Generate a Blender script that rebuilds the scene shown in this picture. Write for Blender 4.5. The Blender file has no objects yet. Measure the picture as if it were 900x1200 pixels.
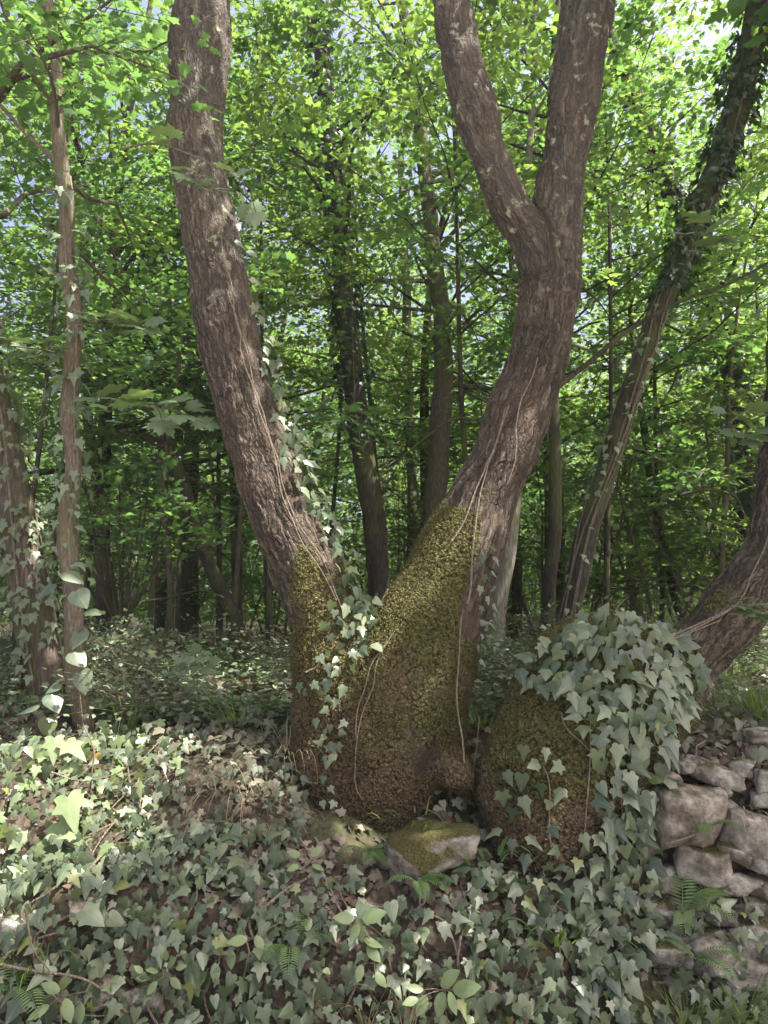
import bpy, math, random
import numpy as np
from mathutils import Vector, Matrix, noise as mnoise

# ------------------------------------------------------------------ camera, sky, sun, exposure
SC = bpy.context.scene
COL = SC.collection
EYE = 1.6
PITCH = math.radians(7.8)
FPX = 872.0                      # focal length in photograph pixels (900 x 1200)
cam_d = bpy.data.cameras.new('camera')
cam_d.sensor_fit = 'VERTICAL'
cam_d.sensor_height = 36.0
cam_d.sensor_width = 27.0
cam_d.lens = FPX / 1200.0 * 36.0
cam_d.clip_start = 0.05
cam_d.clip_end = 2000
cam = bpy.data.objects.new('camera', cam_d)
COL.objects.link(cam)
cam.location = (0, 0, EYE)
cam.rotation_euler = (math.pi / 2 + PITCH, 0, 0)
SC.camera = cam

SUN_EL = math.radians(61)
SUN_H = np.array([0.93, -0.37]); SUN_H /= np.linalg.norm(SUN_H)
SUN = np.array([SUN_H[0] * math.cos(SUN_EL), SUN_H[1] * math.cos(SUN_EL), math.sin(SUN_EL)])
world = bpy.data.worlds.new('World')
SC.world = world
world.use_nodes = True
wn = world.node_tree
bg = wn.nodes['Background']
sky = wn.nodes.new('ShaderNodeTexSky')
sky.sky_type = 'NISHITA'
sky.sun_disc = False
sky.sun_elevation = SUN_EL
sky.sun_rotation = math.atan2(SUN[0], SUN[1])
sky.air_density = 0.6
sky.dust_density = 8.0
sky.ozone_density = 0.4
wn.links.new(sky.outputs[0], bg.inputs[0])
bg.inputs[1].default_value = 0.12
sun_d = bpy.data.lights.new('sun', 'SUN')
sun_d.energy = 5.0
sun_d.angle = math.radians(0.53)
sun_d.color = (1.0, 0.95, 0.86)
sun = bpy.data.objects.new('sun', sun_d)
COL.objects.link(sun)
sun.rotation_euler = Vector(-SUN).to_track_quat('-Z', 'Y').to_euler()
sun.location = (6, 2, 14)
SC.view_settings.view_transform = 'Standard'
SC.view_settings.look = 'None'
SC.view_settings.exposure = 2.05
SC.view_settings.gamma = 1.0
SC.view_settings.use_curve_mapping = False
SC.render.engine = 'CYCLES'
SC.cycles.use_denoising = True
SC.cycles.max_bounces = 5
SC.cycles.diffuse_bounces = 3
SC.cycles.use_light_tree = False
SC.cycles.glossy_bounces = 2
SC.cycles.transmission_bounces = 4
SC.cycles.sample_clamp_indirect = 6.0
SC.cycles.use_adaptive_sampling = True

# ------------------------------------------------------------------ helpers
CP, SP = math.cos(PITCH), math.sin(PITCH)


def P(px, py, D):
    """the world point seen at photograph pixel px,py standing D metres in front of the lens"""
    a, b = (px - 450.0) / FPX, (600.0 - py) / FPX
    d = np.array([a, CP - b * SP, SP + b * CP])
    return np.array([0, 0, EYE]) + d * (D / d[1])


def scale_at(p):
    return (p[1] * CP + (p[2] - EYE) * SP) / FPX      # metres for one photograph pixel


def nrm(v):
    v = np.asarray(v, float)
    return v / np.maximum(np.linalg.norm(v, axis=-1, keepdims=True), 1e-9)


def build_mesh(name, V, T, mat=None, smooth=False, attrs=None, mats=None, midx=None):
    V = np.asarray(V, np.float32).reshape(-1, 3)
    T = np.asarray(T, np.int32)
    k = T.shape[1]
    me = bpy.data.meshes.new(name)
    me.vertices.add(len(V)); me.vertices.foreach_set('co', V.ravel())
    me.loops.add(T.size); me.loops.foreach_set('vertex_index', T.ravel())
    me.polygons.add(len(T))
    me.polygons.foreach_set('loop_start', np.arange(0, T.size, k, dtype=np.int32))
    if smooth:
        me.polygons.foreach_set('use_smooth', np.ones(len(T), bool))
    for m in (mats or ([mat] if mat else [])):
        me.materials.append(m)
    if midx is not None:
        me.polygons.foreach_set('material_index', np.asarray(midx, np.int32))
    me.update(calc_edges=True)
    for an, data in (attrs or {}).items():
        data = np.asarray(data, np.float32)
        if data.ndim == 1:
            at = me.attributes.new(an, 'FLOAT', 'POINT'); at.data.foreach_set('value', data)
        else:
            at = me.attributes.new(an, 'FLOAT_VECTOR', 'POINT'); at.data.foreach_set('vector', data.ravel())
    return me


def link(name, data, parent=None, kind=None):
    o = bpy.data.objects.new(name, data)
    COL.objects.link(o)
    if parent is not None:
        o.parent = parent
    if kind:
        o['kind'] = kind
    return o


def tag(o, label=None, cat=None, group=None, kind=None):
    if label: o['label'] = label
    if cat: o['category'] = cat
    if group: o['group'] = group
    if kind: o['kind'] = kind
    return o


def thing(name, label, cat, loc=(0, 0, 0), group=None, kind=None):
    o = link(name, None)
    o.empty_display_size = 0.1
    o.location = [float(c) for c in loc]
    return tag(o, label, cat, group, kind)


def part(name, V, T, mat, parent, smooth=False, attrs=None, kind=None, mats=None, midx=None):
    """mesh given in world coordinates, parented to a thing whose Empty stands unrotated at its base"""
    V = np.asarray(V, float).reshape(-1, 3) - np.array(parent.location)
    return link(name, build_mesh(name, V, T, mat, smooth, attrs, mats, midx), parent, kind)


class Acc:
    """collects triangles"""
    def __init__(self):
        self.V, self.T, self.A, self.n = [], [], [], 0

    def add(self, V, T, tint=0.0):
        V = np.asarray(V, float).reshape(-1, 3)
        self.V.append(V); self.T.append(np.asarray(T) + self.n)
        self.A.append(np.broadcast_to(np.asarray(tint, float), (len(V),)))
        self.n += len(V)

    def get(self):
        return np.concatenate(self.V), np.concatenate(self.T), np.concatenate(self.A)


def catmull(pts, n):
    pts = np.asarray(pts, float)
    q = np.vstack([2 * pts[0] - pts[1], pts, 2 * pts[-1] - pts[-2]])
    out = []
    for i in range(1, len(q) - 2):
        t = np.linspace(0, 1, n, endpoint=False)[:, None]
        a, b, c, d = q[i - 1], q[i], q[i + 1], q[i + 2]
        out.append(0.5 * (2 * b + (c - a) * t + (2 * a - 5 * b + 4 * c - d) * t ** 2 + (3 * b - a - 3 * c + d) * t ** 3))
    out.append(pts[-1:])
    return np.vstack(out)


def tube(path, rad, sides=8, rough=0.0, rng=None, cap=True):
    path = np.asarray(path, float)
    rad = np.broadcast_to(np.asarray(rad, float), (len(path),))
    tan = nrm(np.gradient(path, axis=0))
    n1 = np.zeros_like(path)
    ref = np.array([1.0, 0.13, 0.07]) if abs(tan[0][0]) < 0.8 else np.array([0.1, 1.0, 0.1])
    for i in range(len(path)):
        ref = nrm(ref - tan[i] * ref.dot(tan[i]))
        n1[i] = ref
    n2 = np.cross(tan, n1)
    a = np.linspace(0, 2 * math.pi, sides, endpoint=False)
    rr = rad[:, None] * np.ones((1, sides))
    if rough and rng is not None:
        rr = rr * (1 + rng.uniform(-rough, rough, rr.shape))
    V = path[:, None, :] + rr[..., None] * (np.cos(a)[None, :, None] * n1[:, None, :] + np.sin(a)[None, :, None] * n2[:, None, :])
    V = V.reshape(-1, 3)
    i = np.arange(len(path) - 1)[:, None] * sides
    j = np.arange(sides)[None, :]; j2 = (j + 1) % sides
    A, B, C, D = i + j, i + j2, i + sides + j2, i + sides + j
    T = np.concatenate([np.stack([A, B, C], -1).reshape(-1, 3), np.stack([A, C, D], -1).reshape(-1, 3)])
    if cap:
        V = np.vstack([V, path[-1] + tan[-1] * rad[-1] * 0.4])
        e = (len(path) - 1) * sides
        T = np.vstack([T, np.stack([e + np.arange(sides), e + (np.arange(sides) + 1) % sides, np.full(sides, len(V) - 1)], -1)])
    return V, T


def vnoise(p, scale, seed=0):
    """value noise, p (N,3) -> 0..1"""
    q = np.asarray(p, float) * scale + seed * 17.31 + 1000.0
    i = np.floor(q).astype(np.int64); f = q - i
    f = f * f * (3 - 2 * f)
    out = 0
    for dx in (0, 1):
        for dy in (0, 1):
            for dz in (0, 1):
                h = (i[:, 0] + dx) * 73856093 ^ (i[:, 1] + dy) * 19349663 ^ (i[:, 2] + dz) * 83492791
                h = (h ^ (h >> 13)) * 1274126177
                h = ((h ^ (h >> 16)) & 0xffff) / 65535.0
                w = (f[:, 0] if dx else 1 - f[:, 0]) * (f[:, 1] if dy else 1 - f[:, 1]) * (f[:, 2] if dz else 1 - f[:, 2])
                out = out + h * w
    return out


# ------------------------------------------------------------------ leaf shapes (x width, y from stalk to tip, z up)
def fan(outline, centre, dome=0.12, fold=0.15, droop=0.15):
    o = np.array(outline, float)
    n = len(o)
    V = np.vstack([o, [centre]])
    x, y = V[:, 0], V[:, 1]
    z = dome - fold * np.abs(x) - droop * (y - centre[1]) ** 2
    T = np.stack([np.full(n, n), np.arange(n), (np.arange(n) + 1) % n], -1)
    return np.stack([x, y, z], -1), T[:, [0, 2, 1]]


def mirror(half, sub=1):
    if sub > 1:
        half = [tuple(q) for q in catmull(np.array(half), sub)]
        half = [(max(x, 0.0) if i else 0.0, y) for i, (x, y) in enumerate(half)]
    return half + [(-x, y) for x, y in half[::-1] if abs(x) > 1e-6]


IVY = [fan(mirror([(0, 0), (.16, -.13), (.37, -.08), (.31, .10), (.50, .30), (.24, .40), (.15, .70), (0, 1.08)], 2), (0, .3)),
       fan(mirror([(0, 0), (.15, -.10), (.33, -.05), (.36, .14), (.49, .26), (.31, .44), (.20, .72), (0, 1.05)], 2), (0, .3), .14, .22),
       fan(mirror([(0, 0), (.20, -.15), (.44, -.04), (.36, .14), (.58, .38), (.26, .44), (.17, .68), (0, 1.0)], 2), (0, .28), .1, .1, .25),
       fan(mirror([(0, 0), (.13, -.08), (.28, 0), (.30, .16), (.42, .30), (.22, .45), (.12, .80), (0, 1.12)], 2), (0, .32), .12, .28),
       fan(mirror([(0, 0), (.18, -.1), (.36, .0), (.38, .2), (.28, .48), (.14, .78), (0, 1.0)], 2), (0, .34), .1, .25)]
HEART = fan(mirror([(0, 0), (.2, -.1), (.42, .02), (.47, .25), (.36, .52), (.17, .8), (0, 1.0)], 2), (0, .35), .1, .2)
MAPLE = fan(mirror([(0, 0), (.13, -.06), (.42, -.12), (.36, .06), (.62, .16), (.45, .30), (.72, .50), (.50, .52), (.46, .68),
                    (.24, .56), (.22, .82), (.12, .84), (0, 1.08)]), (0, .3), .08, .1, .2)
LOBED = fan(mirror([(0, 0), (.32, .02), (.28, .24), (.52, .46), (.24, .56), (.16, .86), (0, 1.0)]), (0, .35), .1, .18)
OVALS = fan(mirror([(0, 0), (.13, .08), (.23, .25), (.27, .45), (.21, .68), (.09, .88), (0, 1.0)]), (0, .45), .06, .22, .25)
OVAL = (np.array([(0, 0, 0), (.22, .25, .08), (.26, .55, .09), (0, 1, 0), (-.26, .55, .09), (-.22, .25, .08), (0, .5, 0)], float),
        np.array([(0, 1, 6), (1, 2, 6), (2, 3, 6), (6, 3, 4), (6, 4, 5), (6, 5, 0)]))
QUAD = (np.array([(0, 0, 0), (.36, .45, .1), (0, 1, 0), (-.36, .45, .1)], float), np.array([(0, 1, 2), (0, 2, 3)]))


def scatter(tmpl, pos, ydir, zdir, size):
    """many leaves at once -> V, T"""
    tv, tt = tmpl
    y = nrm(ydir)
    z = nrm(zdir - (np.sum(zdir * y, -1, keepdims=True)) * y)
    x = np.cross(y, z)
    s = np.broadcast_to(np.asarray(size, float), (len(pos),))[:, None, None]
    V = pos[:, None, :] + s * (tv[None, :, 0:1] * x[:, None] + tv[None, :, 1:2] * y[:, None] + tv[None, :, 2:3] * z[:, None])
    T = tt[None] + (np.arange(len(pos)) * len(tv))[:, None, None]
    return V.reshape(-1, 3), T.reshape(-1, 3)


# ------------------------------------------------------------------ materials
def new_mat(name):
    m = bpy.data.materials.new(name)
    m.use_nodes = True
    nt = m.node_tree
    nt.nodes.clear()
    out = nt.nodes.new('ShaderNodeOutputMaterial')
    return m, nt, out


def nd(nt, typ, **kw):
    n = nt.nodes.new(typ)
    for k, v in kw.items():
        if k.startswith('i_'):
            n.inputs[k[2:].replace('_', ' ')].default_value = v
        else:
            setattr(n, k, v)
    return n


def ramp(nt, src, stops, interp='LINEAR'):
    r = nt.nodes.new('ShaderNodeValToRGB')
    r.color_ramp.interpolation = interp
    el = r.color_ramp.elements
    while len(el) < len(stops):
        el.new(0.5)
    for e, (p, c) in zip(el, stops):
        e.position = p
        e.color = (*c, 1) if len(c) == 3 else c
    nt.links.new(src, r.inputs[0])
    return r.outputs[0]


def mth(nt, op, a, b=None, c=None, clamp=False):
    n = nt.nodes.new('ShaderNodeMath'); n.operation = op; n.use_clamp = clamp
    for i, v in enumerate((a, b, c)):
        if v is None: continue
        if isinstance(v, (int, float)): n.inputs[i].default_value = v
        else: nt.links.new(v, n.inputs[i])
    return n.outputs[0]


def mixc(nt, fac, a, b, blend='MIX'):
    n = nt.nodes.new('ShaderNodeMix'); n.data_type = 'RGBA'; n.blend_type = blend
    for i, v in ((0, fac), (6, a), (7, b)):
        if isinstance(v, (int, float)): n.inputs[i].default_value = v
        elif isinstance(v, tuple): n.inputs[i].default_value = (*v, 1)
        else: nt.links.new(v, n.inputs[i])
    return n.outputs[2]


def leaf_mat(name, stops, trans, tfac, rough=0.45, spec=0.4, veins=False, bump=0.0):
    m, nt, out = new_mat(name)
    at = nd(nt, 'ShaderNodeAttribute', attribute_name='tint')
    oi = nd(nt, 'ShaderNodeObjectInfo')
    v = mth(nt, 'FRACT', mth(nt, 'ADD', at.outputs['Fac'], oi.outputs['Random']))
    col = ramp(nt, v, stops)
    if veins:
        lc = nd(nt, 'ShaderNodeAttribute', attribute_name='lc')
        sx = nd(nt, 'ShaderNodeSeparateXYZ'); nt.links.new(lc.outputs['Vector'], sx.inputs[0])
        ang = mth(nt, 'ARCTAN2', sx.outputs[0], mth(nt, 'ADD', sx.outputs[1], 0.02))
        s = mth(nt, 'ABSOLUTE', mth(nt, 'SINE', mth(nt, 'MULTIPLY', ang, 3.3)))
        vein = mth(nt, 'SUBTRACT', 1.0, mth(nt, 'MULTIPLY', s, 5.0), clamp=True)
        col = mixc(nt, mth(nt, 'MULTIPLY', vein, 0.45), col, (0.16, 0.22, 0.12))
    if veins:
        n2 = nd(nt, 'ShaderNodeTexNoise'); n2.inputs['Scale'].default_value = 35
        tc = nd(nt, 'ShaderNodeNewGeometry'); nt.links.new(tc.outputs['Position'], n2.inputs['Vector'])
        col = mixc(nt, 0.35, col, mixc(nt, n2.outputs[0], (0.25, 0.25, 0.25), (1.0, 1.0, 1.0)), 'OVERLAY')
    b = nd(nt, 'ShaderNodeBsdfPrincipled'); b.inputs['Roughness'].default_value = rough
    b.inputs['Specular IOR Level'].default_value = spec
    nt.links.new(col, b.inputs['Base Color'])
    t = nd(nt, 'ShaderNodeBsdfTranslucent')
    nt.links.new(mixc(nt, 0.7, col, trans), t.inputs[0])
    mx = nd(nt, 'ShaderNodeMixShader'); mx.inputs[0].default_value = tfac
    nt.links.new(b.outputs[0], mx.inputs[1]); nt.links.new(t.outputs[0], mx.inputs[2])
    nt.links.new(mx.outputs[0], out.inputs[0])
    return m


M = {}
M['leaf'] = leaf_mat('woodland_leaf', [(0, (.026, .066, .020)), (.4, (.038, .092, .028)), (.8, (.055, .115, .034)), (1, (.026, .066, .020))],
                     (.20, .37, .075), .5, .5, .3)
M['leaf_b'] = leaf_mat('woodland_leaf_yellowish', [(0, (.038, .080, .020)), (.5, (.050, .108, .030)), (.9, (.075, .13, .034)), (1, (.038, .08, .020))],
                       (.28, .43, .07), .5, .5, .3)
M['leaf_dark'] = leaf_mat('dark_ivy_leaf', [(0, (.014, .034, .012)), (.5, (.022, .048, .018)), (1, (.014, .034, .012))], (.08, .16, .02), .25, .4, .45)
M['ivy'] = leaf_mat('ivy_leaf', [(0, (.038, .056, .033)), (.3, (.064, .086, .052)), (.7, (.105, .128, .080)), (.95, (.125, .15, .088)), (.98, (.16, .18, .05)), (1, (.038, .056, .033))],
                    (.16, .26, .05), .22, .36, .55, veins=True)
M['ivy_dry'] = leaf_mat('dull_ivy_leaf', [(0, (.055, .070, .044)), (.5, (.090, .098, .068)), (.8, (.115, .095, .066)), (1, (.055, .070, .044))], (.2, .2, .08), .2, .5, .4, veins=True)
M['sapling_sun_painted'] = leaf_mat('sapling_and_sun_painted_leaf', [(0, (.13, .175, .085)), (.6, (.18, .225, .115)), (1, (.13, .175, .085))], (.32, .42, .08), .35, .45, .4, veins=True)  # seedling leaves; kept extra pale to paint sunlight into some bank ivy
M['maple'] = leaf_mat('maple_leaf', [(0, (.10, .145, .085)), (.6, (.14, .185, .11)), (1, (.10, .145, .085))], (.24, .36, .05), .35, .42, .5, veins=True)
M['litter'] = leaf_mat('dead_leaf', [(0, (.065, .053, .041)), (.35, (.105, .087, .07)), (.7, (.18, .153, .126)), (.9, (.09, .055, .035)), (1, (.065, .053, .041))], (.3, .2, .1), .12, .65, .25)
M['rust'] = leaf_mat('rust_leaf', [(0, (.22, .085, .03)), (1, (.28, .11, .045))], (.35, .13, .04), .3, .6, .2)
M['yellow'] = leaf_mat('yellow_leaf', [(0, (.28, .20, .06)), (1, (.32, .23, .07))], (.5, .35, .05), .3, .6, .2)
M['grass'] = leaf_mat('grass_blade', [(0, (.055, .105, .022)), (.5, (.085, .145, .035)), (.85, (.13, .16, .055)), (1, (.055, .105, .022))], (.25, .36, .05), .35, .45, .35)
M['straw'] = leaf_mat('dry_grass', [(0, (.24, .20, .12)), (.5, (.33, .28, .18)), (1, (.20, .17, .10))], (.4, .34, .2), .25, .6, .2)
M['fern'] = leaf_mat('fern_frond', [(0, (.085, .15, .055)), (.6, (.115, .19, .075)), (1, (.085, .15, .055))], (.28, .4, .07), .35, .45, .35)
M['moss_leaf'] = leaf_mat('moss_tuft', [(0, (.062, .055, .022)), (.4, (.082, .078, .026)), (.7, (.090, .070, .040)), (1, (.062, .055, .022))], (.17, .15, .035), .25, .7, .1)


def bark_main():
    m, nt, out = new_mat('oak_bark_and_moss')
    L = nt.links.new
    co = nd(nt, 'ShaderNodeAttribute', attribute_name='bark_co')
    ms = nd(nt, 'ShaderNodeAttribute', attribute_name='moss')
    geo = nd(nt, 'ShaderNodeNewGeometry')
    # interlaced plates and fissures stretched along the stem
    mp = nd(nt, 'ShaderNodeMapping'); mp.inputs['Scale'].default_value = (1, 1, .30)
    mp2 = nd(nt, 'ShaderNodeMapping'); mp2.inputs['Scale'].default_value = (1, 1, .13)
    wn_ = nd(nt, 'ShaderNodeTexNoise'); wn_.inputs['Scale'].default_value = 14; wn_.inputs['Detail'].default_value = 4
    L(co.outputs['Vector'], wn_.inputs['Vector'])
    wv = nd(nt, 'ShaderNodeVectorMath', operation='MULTIPLY_ADD')
    L(wn_.outputs['Color'], wv.inputs[0]); wv.inputs[1].default_value = (.06, .06, .20); L(co.outputs['Vector'], wv.inputs[2])
    L(wv.outputs[0], mp.inputs['Vector']); L(wv.outputs[0], mp2.inputs['Vector'])
    v1 = nd(nt, 'ShaderNodeTexVoronoi', feature='DISTANCE_TO_EDGE'); v1.inputs['Scale'].default_value = 46
    L(mp.outputs[0], v1.inputs['Vector'])
    vc = nd(nt, 'ShaderNodeTexVoronoi'); vc.inputs['Scale'].default_value = 46; L(mp.outputs[0], vc.inputs['Vector'])
    def fiss(scale, k):
        n = nd(nt, 'ShaderNodeTexNoise'); n.inputs['Scale'].default_value = scale; n.inputs['Detail'].default_value = 3; n.inputs['Roughness'].default_value = .5
        L(mp2.outputs[0], n.inputs['Vector'])
        return mth(nt, 'SMOOTH_MIN', mth(nt, 'MULTIPLY', mth(nt, 'ABSOLUTE', mth(nt, 'SUBTRACT', n.outputs[0], .5)), k), 1.0, .25)
    f1 = fiss(22, 6.0); f2 = fiss(46, 6.0)
    e1 = mth(nt, 'SMOOTH_MIN', mth(nt, 'MULTIPLY', v1.outputs['Distance'], 4.0), 1.0, 0.3)
    fine = nd(nt, 'ShaderNodeTexNoise'); fine.inputs['Scale'].default_value = 75; fine.inputs['Detail'].default_value = 6; fine.inputs['Roughness'].default_value = .7
    L(mp.outputs[0], fine.inputs['Vector'])
    bh = mth(nt, 'ADD', mth(nt, 'ADD', mth(nt, 'MULTIPLY', f1, .34), mth(nt, 'MULTIPLY', f2, .22)), mth(nt, 'ADD', mth(nt, 'MULTIPLY', e1, .24), mth(nt, 'MULTIPLY', fine.outputs[0], .36)))
    # moss cushions
    mv = nd(nt, 'ShaderNodeTexVoronoi', feature='SMOOTH_F1'); mv.inputs['Scale'].default_value = 66; mv.inputs['Smoothness'].default_value = .35
    mw = nd(nt, 'ShaderNodeTexNoise'); mw.inputs['Scale'].default_value = 26; mw.inputs['Detail'].default_value = 5
    L(geo.outputs['Position'], mw.inputs['Vector'])
    mwv = nd(nt, 'ShaderNodeVectorMath', operation='MULTIPLY_ADD')
    L(mw.outputs['Color'], mwv.inputs[0]); mwv.inputs[1].default_value = (.05, .05, .05); L(geo.outputs['Position'], mwv.inputs[2])
    L(mwv.outputs[0], mv.inputs['Vector'])
    mf = nd(nt, 'ShaderNodeTexNoise'); mf.inputs['Scale'].default_value = 170; mf.inputs['Detail'].default_value = 4
    L(geo.outputs['Position'], mf.inputs['Vector'])
    mh = mth(nt, 'ADD', mth(nt, 'SUBTRACT', 1.0, mth(nt, 'MULTIPLY', mv.outputs['Distance'], 1.35)), mth(nt, 'MULTIPLY', mf.outputs[0], .45))
    # moss mask broken up by noise
    mn = nd(nt, 'ShaderNodeTexNoise'); mn.inputs['Scale'].default_value = 14; mn.inputs['Detail'].default_value = 5
    L(geo.outputs['Position'], mn.inputs['Vector'])
    mk = mth(nt, 'MULTIPLY_ADD', mth(nt, 'SUBTRACT', mth(nt, 'ADD', ms.outputs['Fac'], mth(nt, 'MULTIPLY', mth(nt, 'SUBTRACT', mn.outputs[0], .5), 1.3)), .5), 2.6, .5, clamp=True)
    # colours
    big = nd(nt, 'ShaderNodeTexNoise'); big.inputs['Scale'].default_value = 3.2; big.inputs['Detail'].default_value = 4
    L(geo.outputs['Position'], big.inputs['Vector'])
    bc = ramp(nt, bh, [(.34, (.012, .009, .007)), (.56, (.044, .033, .024)), (.80, (.106, .085, .065)), (1.0, (.19, .158, .125))])
    bc = mixc(nt, mth(nt, 'MULTIPLY', vc.outputs['Color'], .35), bc, (.105, .086, .07))
    bc = mixc(nt, ramp(nt, big.outputs[0], [(.48, (0, 0, 0)), (.68, (.55, .55, .55))]), bc, mixc(nt, .4, bc, (.12, .078, .052)))
    # pale lichen on the upper stems
    li = nd(nt, 'ShaderNodeAttribute', attribute_name='lichen')
    ln = nd(nt, 'ShaderNodeTexNoise'); ln.inputs['Scale'].default_value = 11; ln.inputs['Detail'].default_value = 6; ln.inputs['Roughness'].default_value = .6
    L(geo.outputs['Position'], ln.inputs['Vector'])
    lm = mth(nt, 'MULTIPLY', mth(nt, 'MULTIPLY_ADD', mth(nt, 'SUBTRACT', ln.outputs[0], .60), 14.0, 0.0, clamp=True), mth(nt, 'MULTIPLY', li.outputs['Fac'], .75))
    bc = mixc(nt, mth(nt, 'MULTIPLY', li.outputs['Fac'], .12), bc, (.17, .165, .15))
    bc = mixc(nt, lm, bc, (.36, .36, .26))
    mc = ramp(nt, mh, [(.2, (.016, .014, .007)), (.5, (.058, .055, .018)), (.9, (.105, .100, .034)), (1.15, (.155, .145, .05))])
    br = nd(nt, 'ShaderNodeAttribute', attribute_name='mossbrown')
    mcb = ramp(nt, mh, [(.2, (.022, .015, .010)), (.5, (.080, .056, .034)), (1.0, (.145, .108, .066))])
    bm = mth(nt, 'ADD', br.outputs['Fac'], mth(nt, 'MULTIPLY', mth(nt, 'SUBTRACT', big.outputs[0], .5), 1.6), clamp=True)
    mc = mixc(nt, bm, mc, mcb)
    col = mixc(nt, mk, bc, mc)
    b = nd(nt, 'ShaderNodeBsdfPrincipled'); b.inputs['Roughness'].default_value = .85; b.inputs['Specular IOR Level'].default_value = .2
    L(col, b.inputs['Base Color'])
    L(b.outputs[0], out.inputs[0])
    hgt = mth(nt, 'ADD', mth(nt, 'MULTIPLY', bh, mth(nt, 'MULTIPLY_ADD', mk, -.7, 1.0)), mth(nt, 'MULTIPLY', mh, mth(nt, 'MULTIPLY', mk, .8)))
    dp = nd(nt, 'ShaderNodeDisplacement'); dp.inputs['Scale'].default_value = .021; dp.inputs['Midlevel'].default_value = .6
    L(hgt, dp.inputs['Height']); L(dp.outputs[0], out.inputs['Displacement'])
    m.displacement_method = 'BOTH'
    return m


def bark_simple(name, dark, light, green=0.0, scale=22.0):
    m, nt, out = new_mat(name)
    L = nt.links.new
    geo = nd(nt, 'ShaderNodeNewGeometry')
    mp = nd(nt, 'ShaderNodeMapping'); mp.inputs['Scale'].default_value = (1, 1, .2)
    L(geo.outputs['Position'], mp.inputs['Vector'])
    n = nd(nt, 'ShaderNodeTexNoise'); n.inputs['Scale'].default_value = scale * 2; n.inputs['Detail'].default_value = 7; n.inputs['Roughness'].default_value = .65
    L(mp.outputs[0], n.inputs['Vector'])
    v = nd(nt, 'ShaderNodeTexVoronoi', feature='DISTANCE_TO_EDGE'); v.inputs['Scale'].default_value = scale * 1.5
    L(mp.outputs[0], v.inputs['Vector'])
    h = mth(nt, 'ADD', mth(nt, 'MULTIPLY', n.outputs[0], .8), mth(nt, 'MULTIPLY', v.outputs[0], .9))
    col = ramp(nt, h, [(.25, dark), (.75, light)])
    if green:
        n2 = nd(nt, 'ShaderNodeTexNoise'); n2.inputs['Scale'].default_value = 3; n2.inputs['Detail'].default_value = 5
        L(geo.outputs['Position'], n2.inputs['Vector'])
        col = mixc(nt, ramp(nt, n2.outputs[0], [(.42, (0, 0, 0)), (.6, (green,) * 3)]), col, (.075, .085, .025))
    b = nd(nt, 'ShaderNodeBsdfPrincipled'); b.inputs['Roughness'].default_value = .85; b.inputs['Specular IOR Level'].default_value = .2
    L(col, b.inputs['Base Color'])
    bp = nd(nt, 'ShaderNodeBump'); bp.inputs['Strength'].default_value = .8; bp.inputs['Distance'].default_value = .02
    L(h, bp.inputs['Height']); L(bp.outputs[0], b.inputs['Normal'])
    L(b.outputs[0], out.inputs[0])
    return m


M['oak'] = bark_main()
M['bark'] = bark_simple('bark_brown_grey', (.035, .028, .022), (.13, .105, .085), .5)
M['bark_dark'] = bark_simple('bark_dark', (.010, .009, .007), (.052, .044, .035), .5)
M['bark_pale'] = bark_simple('bark_pale', (.10, .09, .075), (.25, .225, .19), .35)
M['bark_tan'] = bark_simple('bark_tan', (.07, .055, .042), (.20, .16, .125), .4, 40)
M['vine'] = bark_simple('vine_bark', (.09, .07, .052), (.25, .205, .16), 0, 60)
M['twig'] = bark_simple('twig_bark', (.05, .042, .03), (.13, .11, .08), 0, 60)


def ground_mat():
    m, nt, out = new_mat('forest_soil')
    L = nt.links.new
    geo = nd(nt, 'ShaderNodeNewGeometry')
    n = nd(nt, 'ShaderNodeTexNoise'); n.inputs['Scale'].default_value = 7; n.inputs['Detail'].default_value = 10; n.inputs['Roughness'].default_value = .7
    L(geo.outputs['Position'], n.inputs['Vector'])
    v = nd(nt, 'ShaderNodeTexVoronoi'); v.inputs['Scale'].default_value = 38
    L(geo.outputs['Position'], v.inputs['Vector'])
    soil = ramp(nt, n.outputs[0], [(.3, (.022, .017, .012)), (.5, (.05, .038, .028)), (.7, (.095, .074, .056))])
    soil = mixc(nt, .35, soil, mixc(nt, v.outputs['Color'], (.03, .024, .018), (.12, .095, .073)))
    n3 = nd(nt, 'ShaderNodeTexNoise'); n3.inputs['Scale'].default_value = 1.3; n3.inputs['Detail'].default_value = 6
    L(geo.outputs['Position'], n3.inputs['Vector'])
    soil = mixc(nt, ramp(nt, n3.outputs[0], [(.5, (0, 0, 0)), (.62, (.6, .6, .6))]), soil, (.06, .075, .025))
    b = nd(nt, 'ShaderNodeBsdfPrincipled'); b.inputs['Roughness'].default_value = .9; b.inputs['Specular IOR Level'].default_value = .15
    L(soil, b.inputs['Base Color'])
    bp = nd(nt, 'ShaderNodeBump'); bp.inputs['Strength'].default_value = .9; bp.inputs['Distance'].default_value = .03
    L(mth(nt, 'ADD', n.outputs[0], mth(nt, 'MULTIPLY', v.outputs['Distance'], .5)), bp.inputs['Height']); L(bp.outputs[0], b.inputs['Normal'])
    L(b.outputs[0], out.inputs[0])
    return m


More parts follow.
